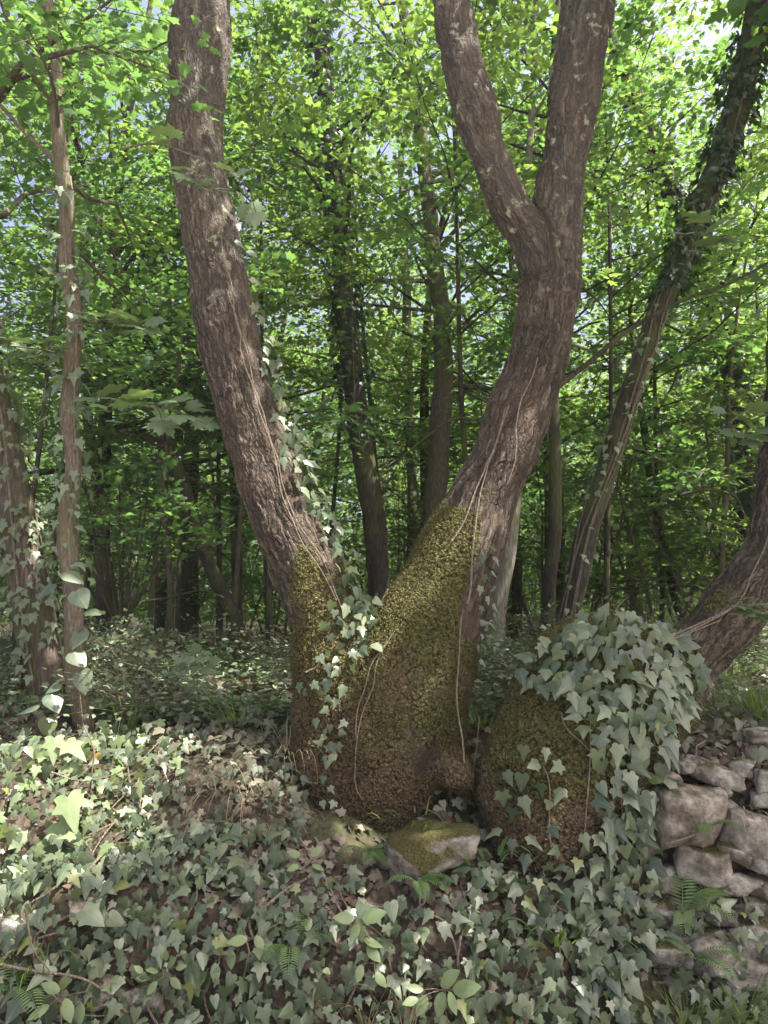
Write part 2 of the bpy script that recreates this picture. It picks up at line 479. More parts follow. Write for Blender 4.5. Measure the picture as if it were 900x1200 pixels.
def lane_mat():
    m, nt, out = new_mat('lane_gravel')
    L = nt.links.new
    geo = nd(nt, 'ShaderNodeNewGeometry')
    n = nd(nt, 'ShaderNodeTexNoise'); n.inputs['Scale'].default_value = 60; n.inputs['Detail'].default_value = 8
    L(geo.outputs['Position'], n.inputs['Vector'])
    c = ramp(nt, n.outputs[0], [(.3, (.16, .15, .13)), (.7, (.34, .32, .29))])
    b = nd(nt, 'ShaderNodeBsdfPrincipled'); b.inputs['Roughness'].default_value = .9
    L(c, b.inputs['Base Color'])
    bp = nd(nt, 'ShaderNodeBump'); bp.inputs['Strength'].default_value = .5; bp.inputs['Distance'].default_value = .01
    L(n.outputs[0], bp.inputs['Height']); L(bp.outputs[0], b.inputs['Normal'])
    L(b.outputs[0], out.inputs[0])
    return m


def stone_mat(name, moss):
    m, nt, out = new_mat(name)
    L = nt.links.new
    tc = nd(nt, 'ShaderNodeNewGeometry'); oi = nd(nt, 'ShaderNodeObjectInfo')
    n = nd(nt, 'ShaderNodeTexNoise'); n.inputs['Scale'].default_value = 16; n.inputs['Detail'].default_value = 10; n.inputs['Roughness'].default_value = .68
    L(tc.outputs['Position'], n.inputs['Vector'])
    v = nd(nt, 'ShaderNodeTexVoronoi', feature='DISTANCE_TO_EDGE'); v.inputs['Scale'].default_value = 20
    L(tc.outputs['Position'], v.inputs['Vector'])
    c1 = ramp(nt, n.outputs[0], [(.32, (.06, .046, .034)), (.5, (.17, .145, .115)), (.66, (.33, .30, .26))])
    c2 = ramp(nt, n.outputs[0], [(.32, (.06, .054, .047)), (.5, (.18, .168, .150)), (.68, (.36, .34, .31))])
    col = mixc(nt, oi.outputs['Random'], c1, c2)
    sx = nd(nt, 'ShaderNodeSeparateXYZ'); L(tc.outputs['Normal'], sx.inputs[0])
    n2 = nd(nt, 'ShaderNodeTexNoise'); n2.inputs['Scale'].default_value = 9; n2.inputs['Detail'].default_value = 6
    L(tc.outputs['Position'], n2.inputs['Vector'])
    mk = mth(nt, 'MULTIPLY_ADD', mth(nt, 'ADD', mth(nt, 'MULTIPLY', sx.outputs[2], .35), mth(nt, 'SUBTRACT', n2.outputs[0], .75 - moss)), 7.0, 0.0, clamp=True)
    n4 = nd(nt, 'ShaderNodeTexNoise'); n4.inputs['Scale'].default_value = 120; n4.inputs['Detail'].default_value = 4
    L(tc.outputs['Position'], n4.inputs['Vector'])
    mcol = ramp(nt, n4.outputs[0], [(.3, (.022, .022, .008)), (.6, (.075, .068, .022)), (.8, (.12, .10, .04))])
    col = mixc(nt, mk, col, mcol)
    b = nd(nt, 'ShaderNodeBsdfPrincipled'); b.inputs['Roughness'].default_value = .88; b.inputs['Specular IOR Level'].default_value = .2
    L(col, b.inputs['Base Color'])
    h = mth(nt, 'ADD', n.outputs[0], mth(nt, 'MULTIPLY', n4.outputs[0], mth(nt, 'MULTIPLY', mk, .8)))
    bp = nd(nt, 'ShaderNodeBump'); bp.inputs['Strength'].default_value = .9; bp.inputs['Distance'].default_value = .025
    L(h, bp.inputs['Height']); L(bp.outputs[0], b.inputs['Normal'])
    L(b.outputs[0], out.inputs[0])
    return m


M['soil'] = ground_mat()
M['lane'] = lane_mat()
M['stone'] = stone_mat('wall_stone', -.02)
M['mossy_stone'] = stone_mat('mossy_stone', .26)

# ------------------------------------------------------------------ ground: lane, bank and forest floor in one sheet
PROF_X = [-1.8, -0.6, 0.0, 0.65, 1.15, 1.5]
PROF = [
    [(3.10, 0), (3.17, .25), (3.30, .42), (3.50, .60), (3.80, .78), (4.2, .92), (4.8, .98), (5.6, 1.02)],
    [(3.10, 0), (3.16, .28), (3.28, .42), (3.48, .56), (3.80, .74), (4.2, .90), (4.8, .98), (5.6, 1.02)],
    [(3.10, 0), (3.15, .30), (3.24, .42), (3.40, .50), (3.64, .58), (4.0, .68), (4.6, .92), (5.6, 1.02)],
    [(3.12, 0), (3.16, .28), (3.24, .38), (3.46, .46), (3.70, .58), (4.1, .78), (4.6, .95), (5.6, 1.03)],
    [(3.22, 0), (3.32, .28), (3.42, .56), (3.50, .78), (3.62, .91), (3.9, 1.0), (4.6, 1.04), (5.6, 1.06)],
    [(3.22, 0), (3.34, .30), (3.45, .60), (3.52, .84), (3.64, .95), (3.9, 1.02), (4.6, 1.05), (5.6, 1.07)],
]
PROF = np.array(PROF, float)
_t = np.linspace(0, 7, 57)
PF = np.stack([np.stack([np.interp(_t, np.arange(8), p[:, 0]), np.interp(_t, np.arange(8), p[:, 1])], -1) for p in PROF])   # (cols,57,2)


def bank(x, t):
    """point on the bank: x across, t 0 (foot) .. 7 (forest floor)"""
    x = np.asarray(x, float); t = np.asarray(t, float)
    u = np.interp(x, PROF_X, np.arange(len(PROF_X)))
    i = np.clip(np.floor(u).astype(int), 0, len(PROF_X) - 2); f = u - i
    k = np.clip(np.floor(t * 8).astype(int), 0, 55); g = t * 8 - k
    def at(c): return PF[c, k] * (1 - g)[..., None] + PF[c, k + 1] * g[..., None]
    yz = at(i) * (1 - f)[..., None] + at(i + 1) * f[..., None]
    p = np.stack([x, yz[..., 0], yz[..., 1]], -1)
    w = np.clip(t / 0.6, 0, 1)
    n = (vnoise(p.reshape(-1, 3), 5.0, 3) - .5) * .10 + (vnoise(p.reshape(-1, 3), 13.0, 4) - .5) * .05
    n = n.reshape(x.shape) * w
    p[..., 1] -= n * .7
    p[..., 2] += n * .7
    return p


def plateau(x, y):
    p = np.stack([np.asarray(x, float), np.asarray(y, float), np.zeros_like(np.asarray(x, float))], -1).reshape(-1, 3)
    z0 = np.interp(p[:, 0], PROF_X, PROF[:, 7, 1])
    z = z0 + (p[:, 1] - 5.6) * .012 + (vnoise(p, .35, 5) - .5) * .25 * np.clip((p[:, 1] - 5.6) / 3, 0, 1) + (vnoise(p, 2.5, 6) - .5) * .06 * np.clip((p[:, 1] - 5.6) / 1, 0, 1)
    return z.reshape(np.shape(x))


def make_ground():
    xs = np.concatenate([-np.geomspace(180, 2.7, 26), np.linspace(-2.6, 2.6, 175), np.geomspace(2.7, 180, 26)])
    ts = np.linspace(0, 7, 130)
    ys_far = 5.6 + np.geomspace(.12, 250, 60)
    ys_near = np.concatenate([-np.geomspace(150, 1, 14), [0, 1.5, 2.5, 2.9, 3.04]])
    X, TT = np.meshgrid(xs, ts)
    B = bank(X, TT)
    # continuous seam to the forest floor: fade the bank noise at the top
    X2, Y2 = np.meshgrid(xs, ys_far)
    Fz = plateau(X2, Y2)
    F = np.stack([X2, Y2, Fz], -1)
    X3, Y3 = np.meshgrid(xs, ys_near)
    N = np.stack([X3, Y3, np.zeros_like(X3)], -1)
    V = np.concatenate([N, B, F])
    R, Cn = V.shape[:2]
    i = np.arange(R - 1)[:, None] * Cn; j = np.arange(Cn - 1)[None]
    Q = np.stack([i + j, i + j + 1, i + Cn + j + 1, i + Cn + j], -1)
    mi = np.zeros(Q.shape[:2], int); mi[:len(ys_near) - 4] = 1
    me = build_mesh('ground', V, Q.reshape(-1, 4), smooth=True, mats=[M['soil'], M['lane']], midx=mi.ravel())
    link('ground', me, kind='structure')


make_ground()

# ------------------------------------------------------------------ the two big stems: implicit skin over tapered chains
class Chain:
    def __init__(self, px_pts, dens=5, s0=0.0):
        """px_pts: (px, py, width_px, D)"""
        P3 = np.array([P(a, b, d) for a, b, w, d in px_pts])
        R = np.array([w * .5 * scale_at(p) for (a, b, w, d), p in zip(px_pts, P3)])
        self.init(P3, R, dens, s0)

    def init(self, P3, R, dens, s0):
        q = catmull(np.column_stack([P3, R]), dens)
        self.p, self.r = q[:, :3], q[:, 3]
        seg = np.linalg.norm(np.diff(self.p, axis=0), axis=1)
        self.s = np.concatenate([[0], np.cumsum(seg)]) + s0
        tan = nrm(np.gradient(self.p, axis=0))
        ref = np.array([1.0, 0, 0]); self.n1 = []
        for t in tan:
            ref = nrm(ref - t * ref.dot(t)); self.n1.append(ref)
        self.n1 = np.array(self.n1); self.n2 = np.cross(tan, self.n1)

    def eval(self, X):
        """signed distance, gradient, straightened coordinate"""
        order = np.argsort(X[:, 2]); X = X[order]; Z = X[:, 2]
        best = np.full(len(X), 1e3); g = np.zeros_like(X); uvw = np.zeros_like(X)
        XA, BA, GA, UA = X, best, g, uvw
        for i in range(len(self.p) - 1):
            a, b = self.p[i], self.p[i + 1]
            ab = b - a
            m = max(self.r[i], self.r[i + 1]) + .12
            lo, hi = np.searchsorted(Z, (min(a[2], b[2]) - m, max(a[2], b[2]) + m))
            if hi <= lo: continue
            sl = slice(lo, hi); X, best, g, uvw = XA[sl], BA[sl], GA[sl], UA[sl]
            t = np.clip((X - a) @ ab / ab.dot(ab), 0, 1)
            c = a + t[:, None] * ab
            d = X - c
            L_ = np.linalg.norm(d, axis=1)
            r = self.r[i] * (1 - t) + self.r[i + 1] * t
            sd = L_ - r
            k = sd < best
            best[k] = sd[k]; g[k] = d[k] / np.maximum(L_[k], 1e-6)[:, None]
            n1 = self.n1[i] * (1 - t[:, None]) + self.n1[i + 1] * t[:, None]
            n2 = self.n2[i] * (1 - t[:, None]) + self.n2[i + 1] * t[:, None]
            w = np.stack([np.sum(d * n1, 1), np.sum(d * n2, 1), self.s[i] * (1 - t) + self.s[i + 1] * t], -1)
            uvw[k] = w[k]
        inv = np.empty_like(order); inv[order] = np.arange(len(order))
        return BA[inv], GA[inv], UA[inv]


def skin_chains(name, chains, voxel, k=.06, lump=.02, seed=0):
    acc = Acc()
    for c in chains:
        path = np.vstack([c.p[0] - nrm(c.p[1] - c.p[0]) * c.r[0] * .7, c.p])
        rad = np.concatenate([[c.r[0] * .55], c.r])
        V, T = tube(path, rad, 18)
        V = np.vstack([V, path[0] - nrm(c.p[1] - c.p[0]) * c.r[0] * .2]); n = len(V) - 1
        cap = np.stack([(np.arange(18) + 1) % 18, np.arange(18), np.full(18, n)], -1)
        acc.add(V, np.vstack([T, cap]))
    V, T, _ = acc.get()
    me = build_mesh('tmp', V, T)
    o = link('tmp', me)
    md = o.modifiers.new('r', 'REMESH'); md.mode = 'VOXEL'; md.voxel_size = voxel
    dg = bpy.context.evaluated_depsgraph_get()
    ev = o.evaluated_get(dg).to_mesh()
    n = len(ev.vertices)
    X = np.empty(n * 3, np.float32); ev.vertices.foreach_get('co', X); X = X.reshape(-1, 3).astype(float)
    nf = len(ev.polygons)
    Q = np.empty(len(ev.loops), np.int32); ev.loops.foreach_get('vertex_index', Q)
    Q = Q.reshape(nf, 4)
    o.evaluated_get(dg).to_mesh_clear()
    bpy.data.objects.remove(o); bpy.data.meshes.remove(me)
    for it in range(3):
        D_, G_, U_ = [], [], []
        for c in chains:
            d, g, u = c.eval(X); D_.append(d); G_.append(g); U_.append(u)
        D_ = np.array(D_); m = D_.min(0)
        w = np.exp(-(D_ - m) / k); sw = w.sum(0)
        sd = m - k * np.log(sw)
        w = w / sw
        g = nrm(np.einsum('cn,cnk->nk', w, np.array(G_)))
        if it < 2:
            off = lump * ((vnoise(X, 3.0, seed) - .5) * 2.4 + (vnoise(X, 7.5, seed + 1) - .5) * 1.3)
            X = X - g * (sd - off)[:, None] * (.85 if it < 1 else 1.0)
    # light relax
    for _ in range(2):
        S = np.zeros_like(X); C_ = np.zeros(len(X))
        for a, b in ((0, 1), (1, 2), (2, 3), (3, 0)):
            np.add.at(S, Q[:, a], X[Q[:, b]]); np.add.at(S, Q[:, b], X[Q[:, a]])
            np.add.at(C_, Q[:, a], 1); np.add.at(C_, Q[:, b], 1)
        X = X * .5 + .5 * S / np.maximum(C_, 1)[:, None]
    ws = np.exp(-(D_ - m) / (k * .35)); ws /= ws.sum(0)
    U = np.einsum('cn,cnk->nk', ws, np.array(U_))
    return X, Q, g, U


def smooth01(v, a, b):
    t = np.clip((v - a) / (b - a), 0, 1)
    return t * t * (3 - 2 * t)


rng = np.random.default_rng(7)
DT = 4.02
left_pts = [(428, 945, 84, DT - .1), (422, 915, 104, DT - .06), (408, 868, 118, DT - .02), (394, 790, 106, DT), (377, 725, 84, DT + .02), (354, 655, 74, DT + .04), (330, 600, 74, DT + .06), (299, 510, 70, DT + .1),
            (276, 420, 67, DT + .14), (254, 320, 64, DT + .18), (240, 240, 60, DT + .2), (229, 170, 57, DT + .22), (232, 100, 64, DT + .25), (238, 10, 66, DT + .3), (244, -110, 66, DT + .36)]
right_pts = [(440, 945, 92, DT - .1), (446, 915, 124, DT - .07), (458, 865, 148, DT - .04), (484, 790, 138, DT - .02), (511, 720, 118, DT), (538, 655, 100, DT + .02), (560, 600, 84, DT + .04), (582, 550, 78, DT + .06),
             (604, 495, 76, DT + .08), (625, 440, 72, DT + .1), (639, 385, 70, DT + .1), (645, 330, 64, DT + .1), (650, 270, 58, DT + .08), (660, 200, 52, DT + .05), (673, 110, 57, DT + .02), (690, 0, 64, DT), (706, -110, 66, DT)]
CL, CR = Chain(left_pts), Chain(right_pts)
limb_pts = [(640, 330, 44, DT + .06), (624, 284, 44, DT + .02), (601, 246, 46, DT - .02), (577, 190, 48, DT - .06), (556, 130, 46, DT - .1), (538, 65, 42, DT - .12), (528, 0, 40, DT - .14), (516, -100, 38, DT - .16)]
CB = Chain(limb_pts, s0=2.3)
stub_pts = [(490, 885, 80, DT - .14), (520, 897, 48, DT - .24), (538, 910, 34, DT - .34)]
CS = Chain(stub_pts, s0=9.0)
root_pts = [(395, 840, 80, DT - .04), (388, 890, 76, DT - .1), (398, 940, 64, DT - .16)]
CRt = Chain(root_pts, s0=11.0)
root2_pts = [(480, 850, 110, DT - .06), (470, 905, 94, DT - .12), (452, 945, 70, DT - .16)]
CR2 = Chain(root2_pts, s0=13.0)
X, Q, G, U = skin_chains('oak', [CL, CR, CB, CS, CRt, CR2], .0086, .032, .022, 11)

oak_base = np.array([0.0, DT, .62])
oak = thing('oak_tree', 'big mossy twin-stemmed tree spreading from one swollen base in a wide V', 'tree', oak_base)
# moss line: higher on the inner and camera side, by height and stem
wN = vnoise(X, 6, 21) - .5
isR = CR.eval(X)[0] < CL.eval(X)[0]
axR = np.interp(X[:, 2], CR.p[:, 2], CR.p[:, 0]); rdR = np.interp(X[:, 2], CR.p[:, 2], CR.r)
axL = np.interp(X[:, 2], CL.p[:, 2], CL.p[:, 0]); rdL = np.interp(X[:, 2], CL.p[:, 2], CL.r)
uR = (X[:, 0] - axR) / rdR; uL = (X[:, 0] - axL) / rdL
mline = np.where(isR, 2.16 - .70 * smooth01(uR, .05, .65) - .10 * np.clip(uR, -1, 0), 1.50 + .44 * smooth01(uL, -.75, .1))
moss = smooth01(mline + wN * .5 - X[:, 2], -.24, .26)
brown = np.clip(smooth01(1.15 - X[:, 2] + wN * .6, -.25, .3) * .9 + smooth01(-.30 - X[:, 0], -.05, .15) * smooth01(1.35 - X[:, 2], 0, .2) * .3, 0, 1)
bare = smooth01(.17 - np.linalg.norm((X - P(487, 870, DT - .33)) * np.array([1, .5, .8]), axis=1) + wN * .08, 0, .08)
moss = moss * (1 - .45 * bare)
lich = smooth01(X[:, 2], 3.0, 4.0)
trunk = part('trunk', X, Q, M['oak'], oak, True, {'bark_co': U, 'moss': moss, 'mossbrown': brown, 'lichen': lich})
OAK_X, OAK_G, OAK_MOSS = X, G, moss

# moss tufts standing proud of the bark
sel = np.flatnonzero(moss > .62)
pick = rng.choice(sel, min(len(sel), 40000), replace=False)
tp = X[pick] + G[pick] * .004 + rng.normal(0, .003, (len(pick), 3))
td = nrm(G[pick] + rng.normal(0, .8, (len(pick), 3)) + np.array([0, 0, -.2]))
V, T = scatter(QUAD, tp, td, rng.normal(0, 1, (len(pick), 3)), rng.uniform(.005, .010, len(pick)))
ms_ = part('moss', V, T, M['moss_leaf'], oak, attrs={'tint': np.repeat(rng.uniform(0, 1, len(pick)), 4)}, kind='stuff')
ms_.parent = trunk

# ------------------------------------------------------------------ second stool: swollen mound with a stem leaning away to the right
DM = 3.72
c1 = Chain([(668, 980, 150, DM - .04), (660, 930, 190, DM), (680, 860, 196, DM + .04), (706, 800, 160, DM + .1), (716, 770, 112, DM + .12)])
c2 = Chain([(745, 900, 90, DM + .08), (775, 825, 74, DM + .12), (805, 772, 68, DM + .16), (842, 732, 63, DM + .18), (878, 696, 61, DM + .2), (903, 655, 58, DM + .22), (914, 600, 56, DM + .24), (917, 540, 54, DM + .27),
            (920, 470, 52, DM + .29), (930, 380, 50, DM + .31), (950, 240, 48, DM + .35)], s0=3.0)
c3 = Chain([(640, 985, 90, DM - .1), (625, 1000, 70, DM - .14)], s0=8)
X, Q, G, U = skin_chains('stool', [c1, c2, c3], .0095, .06, .03, 31)
stool = thing('leaning_tree', 'mossy swollen mound-like base half under ivy with one stem leaning out of it', 'tree', P(665, 1010, DM))
wN = vnoise(X, 6, 22) - .5
dm = c1.eval(X)[0] - c2.eval(X)[0]
moss2 = smooth01(.12 - dm + wN * .15, -.08, .1)
upper = smooth01(-(np.linalg.norm((X - P(835, 690, DM + .05)), axis=1) - .16) + wN * .1, -.03, .06) * .7
moss2 = np.maximum(moss2, upper)
brown2 = smooth01(.92 - X[:, 2] + wN * .5, -.15, .2)
trunk = part('trunk', X, Q, M['oak'], stool, True, {'bark_co': U, 'moss': moss2, 'mossbrown': brown2, 'lichen': np.zeros(len(X))})
ST_X, ST_G = X, G
sel = np.flatnonzero(moss2 > .62)
pick = rng.choice(sel, min(len(sel), 20000), replace=False)
tp = X[pick] + G[pick] * .004 + rng.normal(0, .003, (len(pick), 3))
td = nrm(G[pick] + rng.normal(0, .8, (len(pick), 3)) + np.array([0, 0, -.2]))
V, T = scatter(QUAD, tp, td, rng.normal(0, 1, (len(pick), 3)), rng.uniform(.005, .010, len(pick)))
ms_ = part('moss', V, T, M['moss_leaf'], stool, attrs={'tint': np.repeat(rng.uniform(0, 1, len(pick)), 4)}, kind='stuff')
ms_.parent = trunk

# ------------------------------------------------------------------ foliage generators
UP = np.array([0, 0, 1.0])


def sprays(rng, base, dirs, length, n, size, droop=.25, tmpl=LOBED, twig=.0035):
    """flat leafy twigs. base (N,3), dirs (N,3) -> leaf V,T,tint and twig V,T"""
    N = len(base)
    dirs = nrm(dirs)
    length = np.broadcast_to(length, (N,))
    lat = nrm(np.cross(dirs, UP) + rng.normal(0, .15, (N, 3)))
    nor = nrm(np.cross(lat, dirs) + rng.normal(0, .22, (N, 3)))
    nor *= np.sign(nor[:, 2:3] + 1e-6)
    t = (np.arange(n) + .5) / n
    side = np.where(np.arange(n) % 2 == 0, 1.0, -1.0)
    t = np.clip(t[None] + rng.normal(0, .04, (N, n)), 0.02, 1)
    pos = base[:, None] + dirs[:, None] * (length[:, None] * t)[..., None]
    pos = pos + lat[:, None] * (rng.uniform(.0, .35, (N, n)) * side[None] * length[:, None] * (1.05 - t * .75))[..., None]
    pos[..., 2] -= droop * length[:, None] * t ** 2
    pos = pos + rng.normal(0, .02, pos.shape)
    ld = dirs[:, None] * (.55 + .6 * t)[..., None] + lat[:, None] * (side[None] * rng.uniform(.5, 1.1, (N, n)))[..., None] + rng.normal(0, .28, (N, n, 3)) - UP * .18
    nn = nor[:, None] + rng.normal(0, .33, (N, n, 3))
    sz = rng.uniform(.65, 1.2, (N, n)) * size
    pos, ld, nn, sz = pos.reshape(-1, 3), ld.reshape(-1, 3), nn.reshape(-1, 3), sz.reshape(-1)
    tint = np.clip(np.repeat(rng.uniform(.1, .8, N), n) + rng.normal(0, .1, N * n), 0, .99)
    tw = np.stack([base, base + dirs * (length * .5)[:, None] - UP * (droop * length * .25)[:, None], base + dirs * length[:, None] - UP * (droop * length)[:, None]], 1)
    return dict(pos=pos, dir=ld, nor=nn, size=sz, tint=tint, twigs=tw, tmpl=tmpl, twig=twig)


def twig_mesh(tw, r):
    """3-sided slivers for thousands of twigs at once; tw (N,3,3)"""
    N = len(tw)
    d = nrm(tw[:, 2] - tw[:, 0]); a = nrm(np.cross(d, UP) + 1e-4); b = np.cross(d, a)
    ang = np.array([0, 2.1, 4.2])
    ring = np.cos(ang)[None, :, None] * a[:, None] + np.sin(ang)[None, :, None] * b[:, None]
    V = np.concatenate([tw[:, 0:1] + ring * r, tw[:, 1:2] + ring * r * .75, tw[:, 2:3]], 1)
    f = []
    for k in range(3):
        k2 = (k + 1) % 3
        f += [(k, k2, 3 + k2), (k, 3 + k2, 3 + k), (3 + k, 3 + k2, 6)]
    T = np.array(f)[None] + (np.arange(N) * 7)[:, None, None]
    return V.reshape(-1, 3), T.reshape(-1, 3)


HOLES = []      # (point, radius): sun flecks that fall through gaps in the canopy


def cull(sp):
    if not HOLES: return sp
    keep = np.ones(len(sp['pos']), bool)
    for p, r in HOLES:
        v = sp['pos'] - p
        h = v @ SUN
        d = np.linalg.norm(v - h[:, None] * SUN, axis=1)
        keep &= ~((d < r) & (h > .9))
    for k in ('pos', 'dir', 'nor', 'size', 'tint'): sp[k] = sp[k][keep]
    return sp


def grow(rng, trunk, trad, h0, n_branch, blen, spray_per_m=5, spray_len=.6, n_leaf=12, size=.085, up=.25, tmpl=LOBED, droop=.22, bark_acc=None, az=None, top=True):
    """branches off a trunk polyline carrying sprays; returns spray dict, appends wood to bark_acc"""
    s = np.concatenate([[0], np.cumsum(np.linalg.norm(np.diff(trunk, axis=0), axis=1))]); L_ = s[-1]
    bs, ds = [], []
    for i in range(n_branch):
        f = h0 + (1 - h0) * (i + rng.uniform(0, 1)) / n_branch
        f = min(f, .99)
        p = np.array([np.interp(f * L_, s, trunk[:, k]) for k in range(3)])
        r0 = np.interp(f * L_, s, trad)
        a = rng.uniform(0, 2 * math.pi) if az is None else rng.uniform(*az)
        rel = (f - h0) / (1 - h0)
        ln = blen * (1.05 - .55 * rel) * rng.uniform(.7, 1.15)
        u = up + rng.normal(0, .15) + .5 * rel
        d = nrm(np.array([math.cos(a), math.sin(a), u]))
        pts = [p]
        for k in range(4):
            d = nrm(d + rng.normal(0, .16, 3) + np.array([0, 0, -.05 if k > 1 else .03]))
            pts.append(pts[-1] + d * ln / 4)
        pts = np.array(pts)
        if bark_acc is not None:
            rb = max(.006, min(r0 * .5, ln * .016))
            V, T = tube(pts, np.linspace(rb, .004, 5), 5, cap=False); bark_acc.add(V, T)
        m = max(3, int(ln * spray_per_m))
        for k in range(m):
            q = (.22 + .78 * (k + rng.uniform(0, 1)) / m) * 4
            q = min(q, 3.999); j = int(q)
            b = pts[j] + (pts[j + 1] - pts[j]) * (q - j)
            bd = nrm(pts[j + 1] - pts[j])
            la = nrm(np.cross(bd, UP))
            dd = bd * rng.uniform(.3, 1.0) + la * rng.choice([-1, 1]) * rng.uniform(.3, 1.1) + np.array([0, 0, rng.normal(.02, .22)])
            bs.append(b); ds.append(dd)
    bs, ds = np.array(bs), np.array(ds)
    return sprays(rng, bs, ds, rng.uniform(.7, 1.25, len(bs)) * spray_len, n_leaf, size, droop, tmpl)


def foliage_part(name, sps, mat, parent, do_cull=False, twigs=True):
    acc = Acc()
    for sp in sps:
        if do_cull: sp = cull(sp)
        V, T = scatter(sp['tmpl'], sp['pos'], sp['dir'], sp['nor'], sp['size'])
        acc.add(V, T, np.repeat(sp['tint'], len(sp['tmpl'][0])))
    V, T, A = acc.get()
    n_leaf = len(T)
    if twigs:
        tv, tt = twig_mesh(np.concatenate([sp['twigs'] for sp in sps]), sps[0]['twig'])
        T = np.vstack([T, tt + len(V)]); V = np.vstack([V, tv]); A = np.concatenate([A, np.zeros(len(tv))])
    mi = np.zeros(len(T), int); mi[n_leaf:] = 1
    return part(name, V, T, None, parent, attrs={'tint': A}, kind='stuff', mats=[mat, M['twig']], midx=mi)


# sun flecks seen in the photograph
for px, py, D, r in [(45, 885, 4.0, .13), (75, 930, 3.75, .16), (90, 985, 3.5, .13), (20, 1010, 3.4, .10), (140, 905, 3.9, .12), (215, 868, 4.15, .10), (60, 960, 3.6, .12), (170, 860, 4.2, .08),
                     (372, 690, 3.82, .085), (368, 668, 3.84, .06), (540, 640, 3.84, .06), (508, 665, 3.86, .06), (585, 590, 3.9, .04), (475, 690, 3.9, .04), (392, 770, 3.7, .05), (376, 800, 3.7, .04), (430, 740, 3.8, .04),
                     (432, 1080, 3.12, .06), (520, 1165, 3.05, .11), (420, 1185, 3.05, .08), (640, 1180, 3.08, .05), (495, 1040, 3.25, .05), (575, 1080, 3.15, .05), (650, 960, 3.4, .035),
                     (66, 170, 4.4, .07), (70, 200, 4.4, .07), (140, 380, 4.5, .09), (185, 475, 4.4, .08), (440, 950, 3.6, .03), (20, 915, 3.8, .1), (300, 690, 6, .3), (235, 790, 5.2, .12)]:
    HOLES.append((P(px, py, D), r + (.18 if px < 250 and py > 800 else .10)))

# ------------------------------------------------------------------ crowns of the two big trees (above the frame)
def upper_crown(parent, starts, seed, mat, h0=.12, **kw):
    r = np.random.default_rng(seed)
    wood = Acc(); sps = []
    for (p0, d0, ln, r0) in starts:
        pts = [np.array(p0)]; d = nrm(d0)
        for k in range(6):
            d = nrm(d + r.normal(0, .10, 3) + np.array([0, 0, .04])); pts.append(pts[-1] + d * ln / 6)
        pts = np.array(pts); rad = np.linspace(r0, .03, 7)
        V, T = tube(pts, rad, 10); wood.add(V, T)
        sps.append(grow(r, pts, rad, h0, bark_acc=wood, **kw))
    V, T, _ = wood.get()
    part('limb', V, T, M['bark'], parent, True)
    foliage_part('crown', sps, mat, parent, True)


tipL, tipR, tipB = CL.p[-1], CR.p[-1], CB.p[-1]
upper_crown(oak, [(tipL, (-.15, .12, 1), 4.2, CL.r[-1] * .92), (tipR, (.25, .05, 1), 4.5, CR.r[-1] * .92), (tipB, (-.1, -.1, 1), 3.6, CB.r[-1] * .92)], 5, M['leaf'],
            n_branch=18, blen=2.6, spray_per_m=5, spray_len=.7, n_leaf=13, size=.105)
upper_crown(stool, [(c2.p[-1], (.35, -.05, 1), 6.0, c2.r[-1] * .92), (c2.p[-1] - np.array([0, 0, .3]), (.7, -.9, 1.2), 4.8, .09), (c2.p[-1] - np.array([0, 0, .1]), (.1, -.9, 1.3), 4.8, .08), (c2.p[-1] - np.array([0, 0, .4]), (1, -.5, 1.0), 4.8, .08)], 6, M['leaf'],  # unseen limbs towards the lane, added and thickly leaved to shade the bank
            h0=.25, az=(-2.5, .3), n_branch=26, blen=2.6, spray_per_m=6.5, spray_len=.7, n_leaf=15, size=.125)


# branches of the right stem that cross the open wood to its right and left
def px_tube(pts, D0, D1, w0, w1, sides=7, n=5):
    Pp = np.array([P(a, b, D0 + (D1 - D0) * i / (len(pts) - 1)) for i, (a, b) in enumerate(pts)])
    q = catmull(Pp, n)
    return tube(q, np.linspace(w0, w1, len(q)), sides), q


for pts, D0, D1, w0, w1 in [([(655, 452), (690, 425), (740, 385), (800, 352), (860, 330), (930, 290)], 4.15, 4.9, .018, .008),
                            ([(560, 492), (530, 492), (490, 520), (452, 555)], 4.2, 4.6, .010, .004),
                            ([(672, 330), (700, 352), (720, 380)], 4.1, 4.5, .008, .003)]:
    (V, T), q = px_tube(pts, D0, D1, w0, w1)
    part('branch', V, T, M['bark_dark'], oak, True)

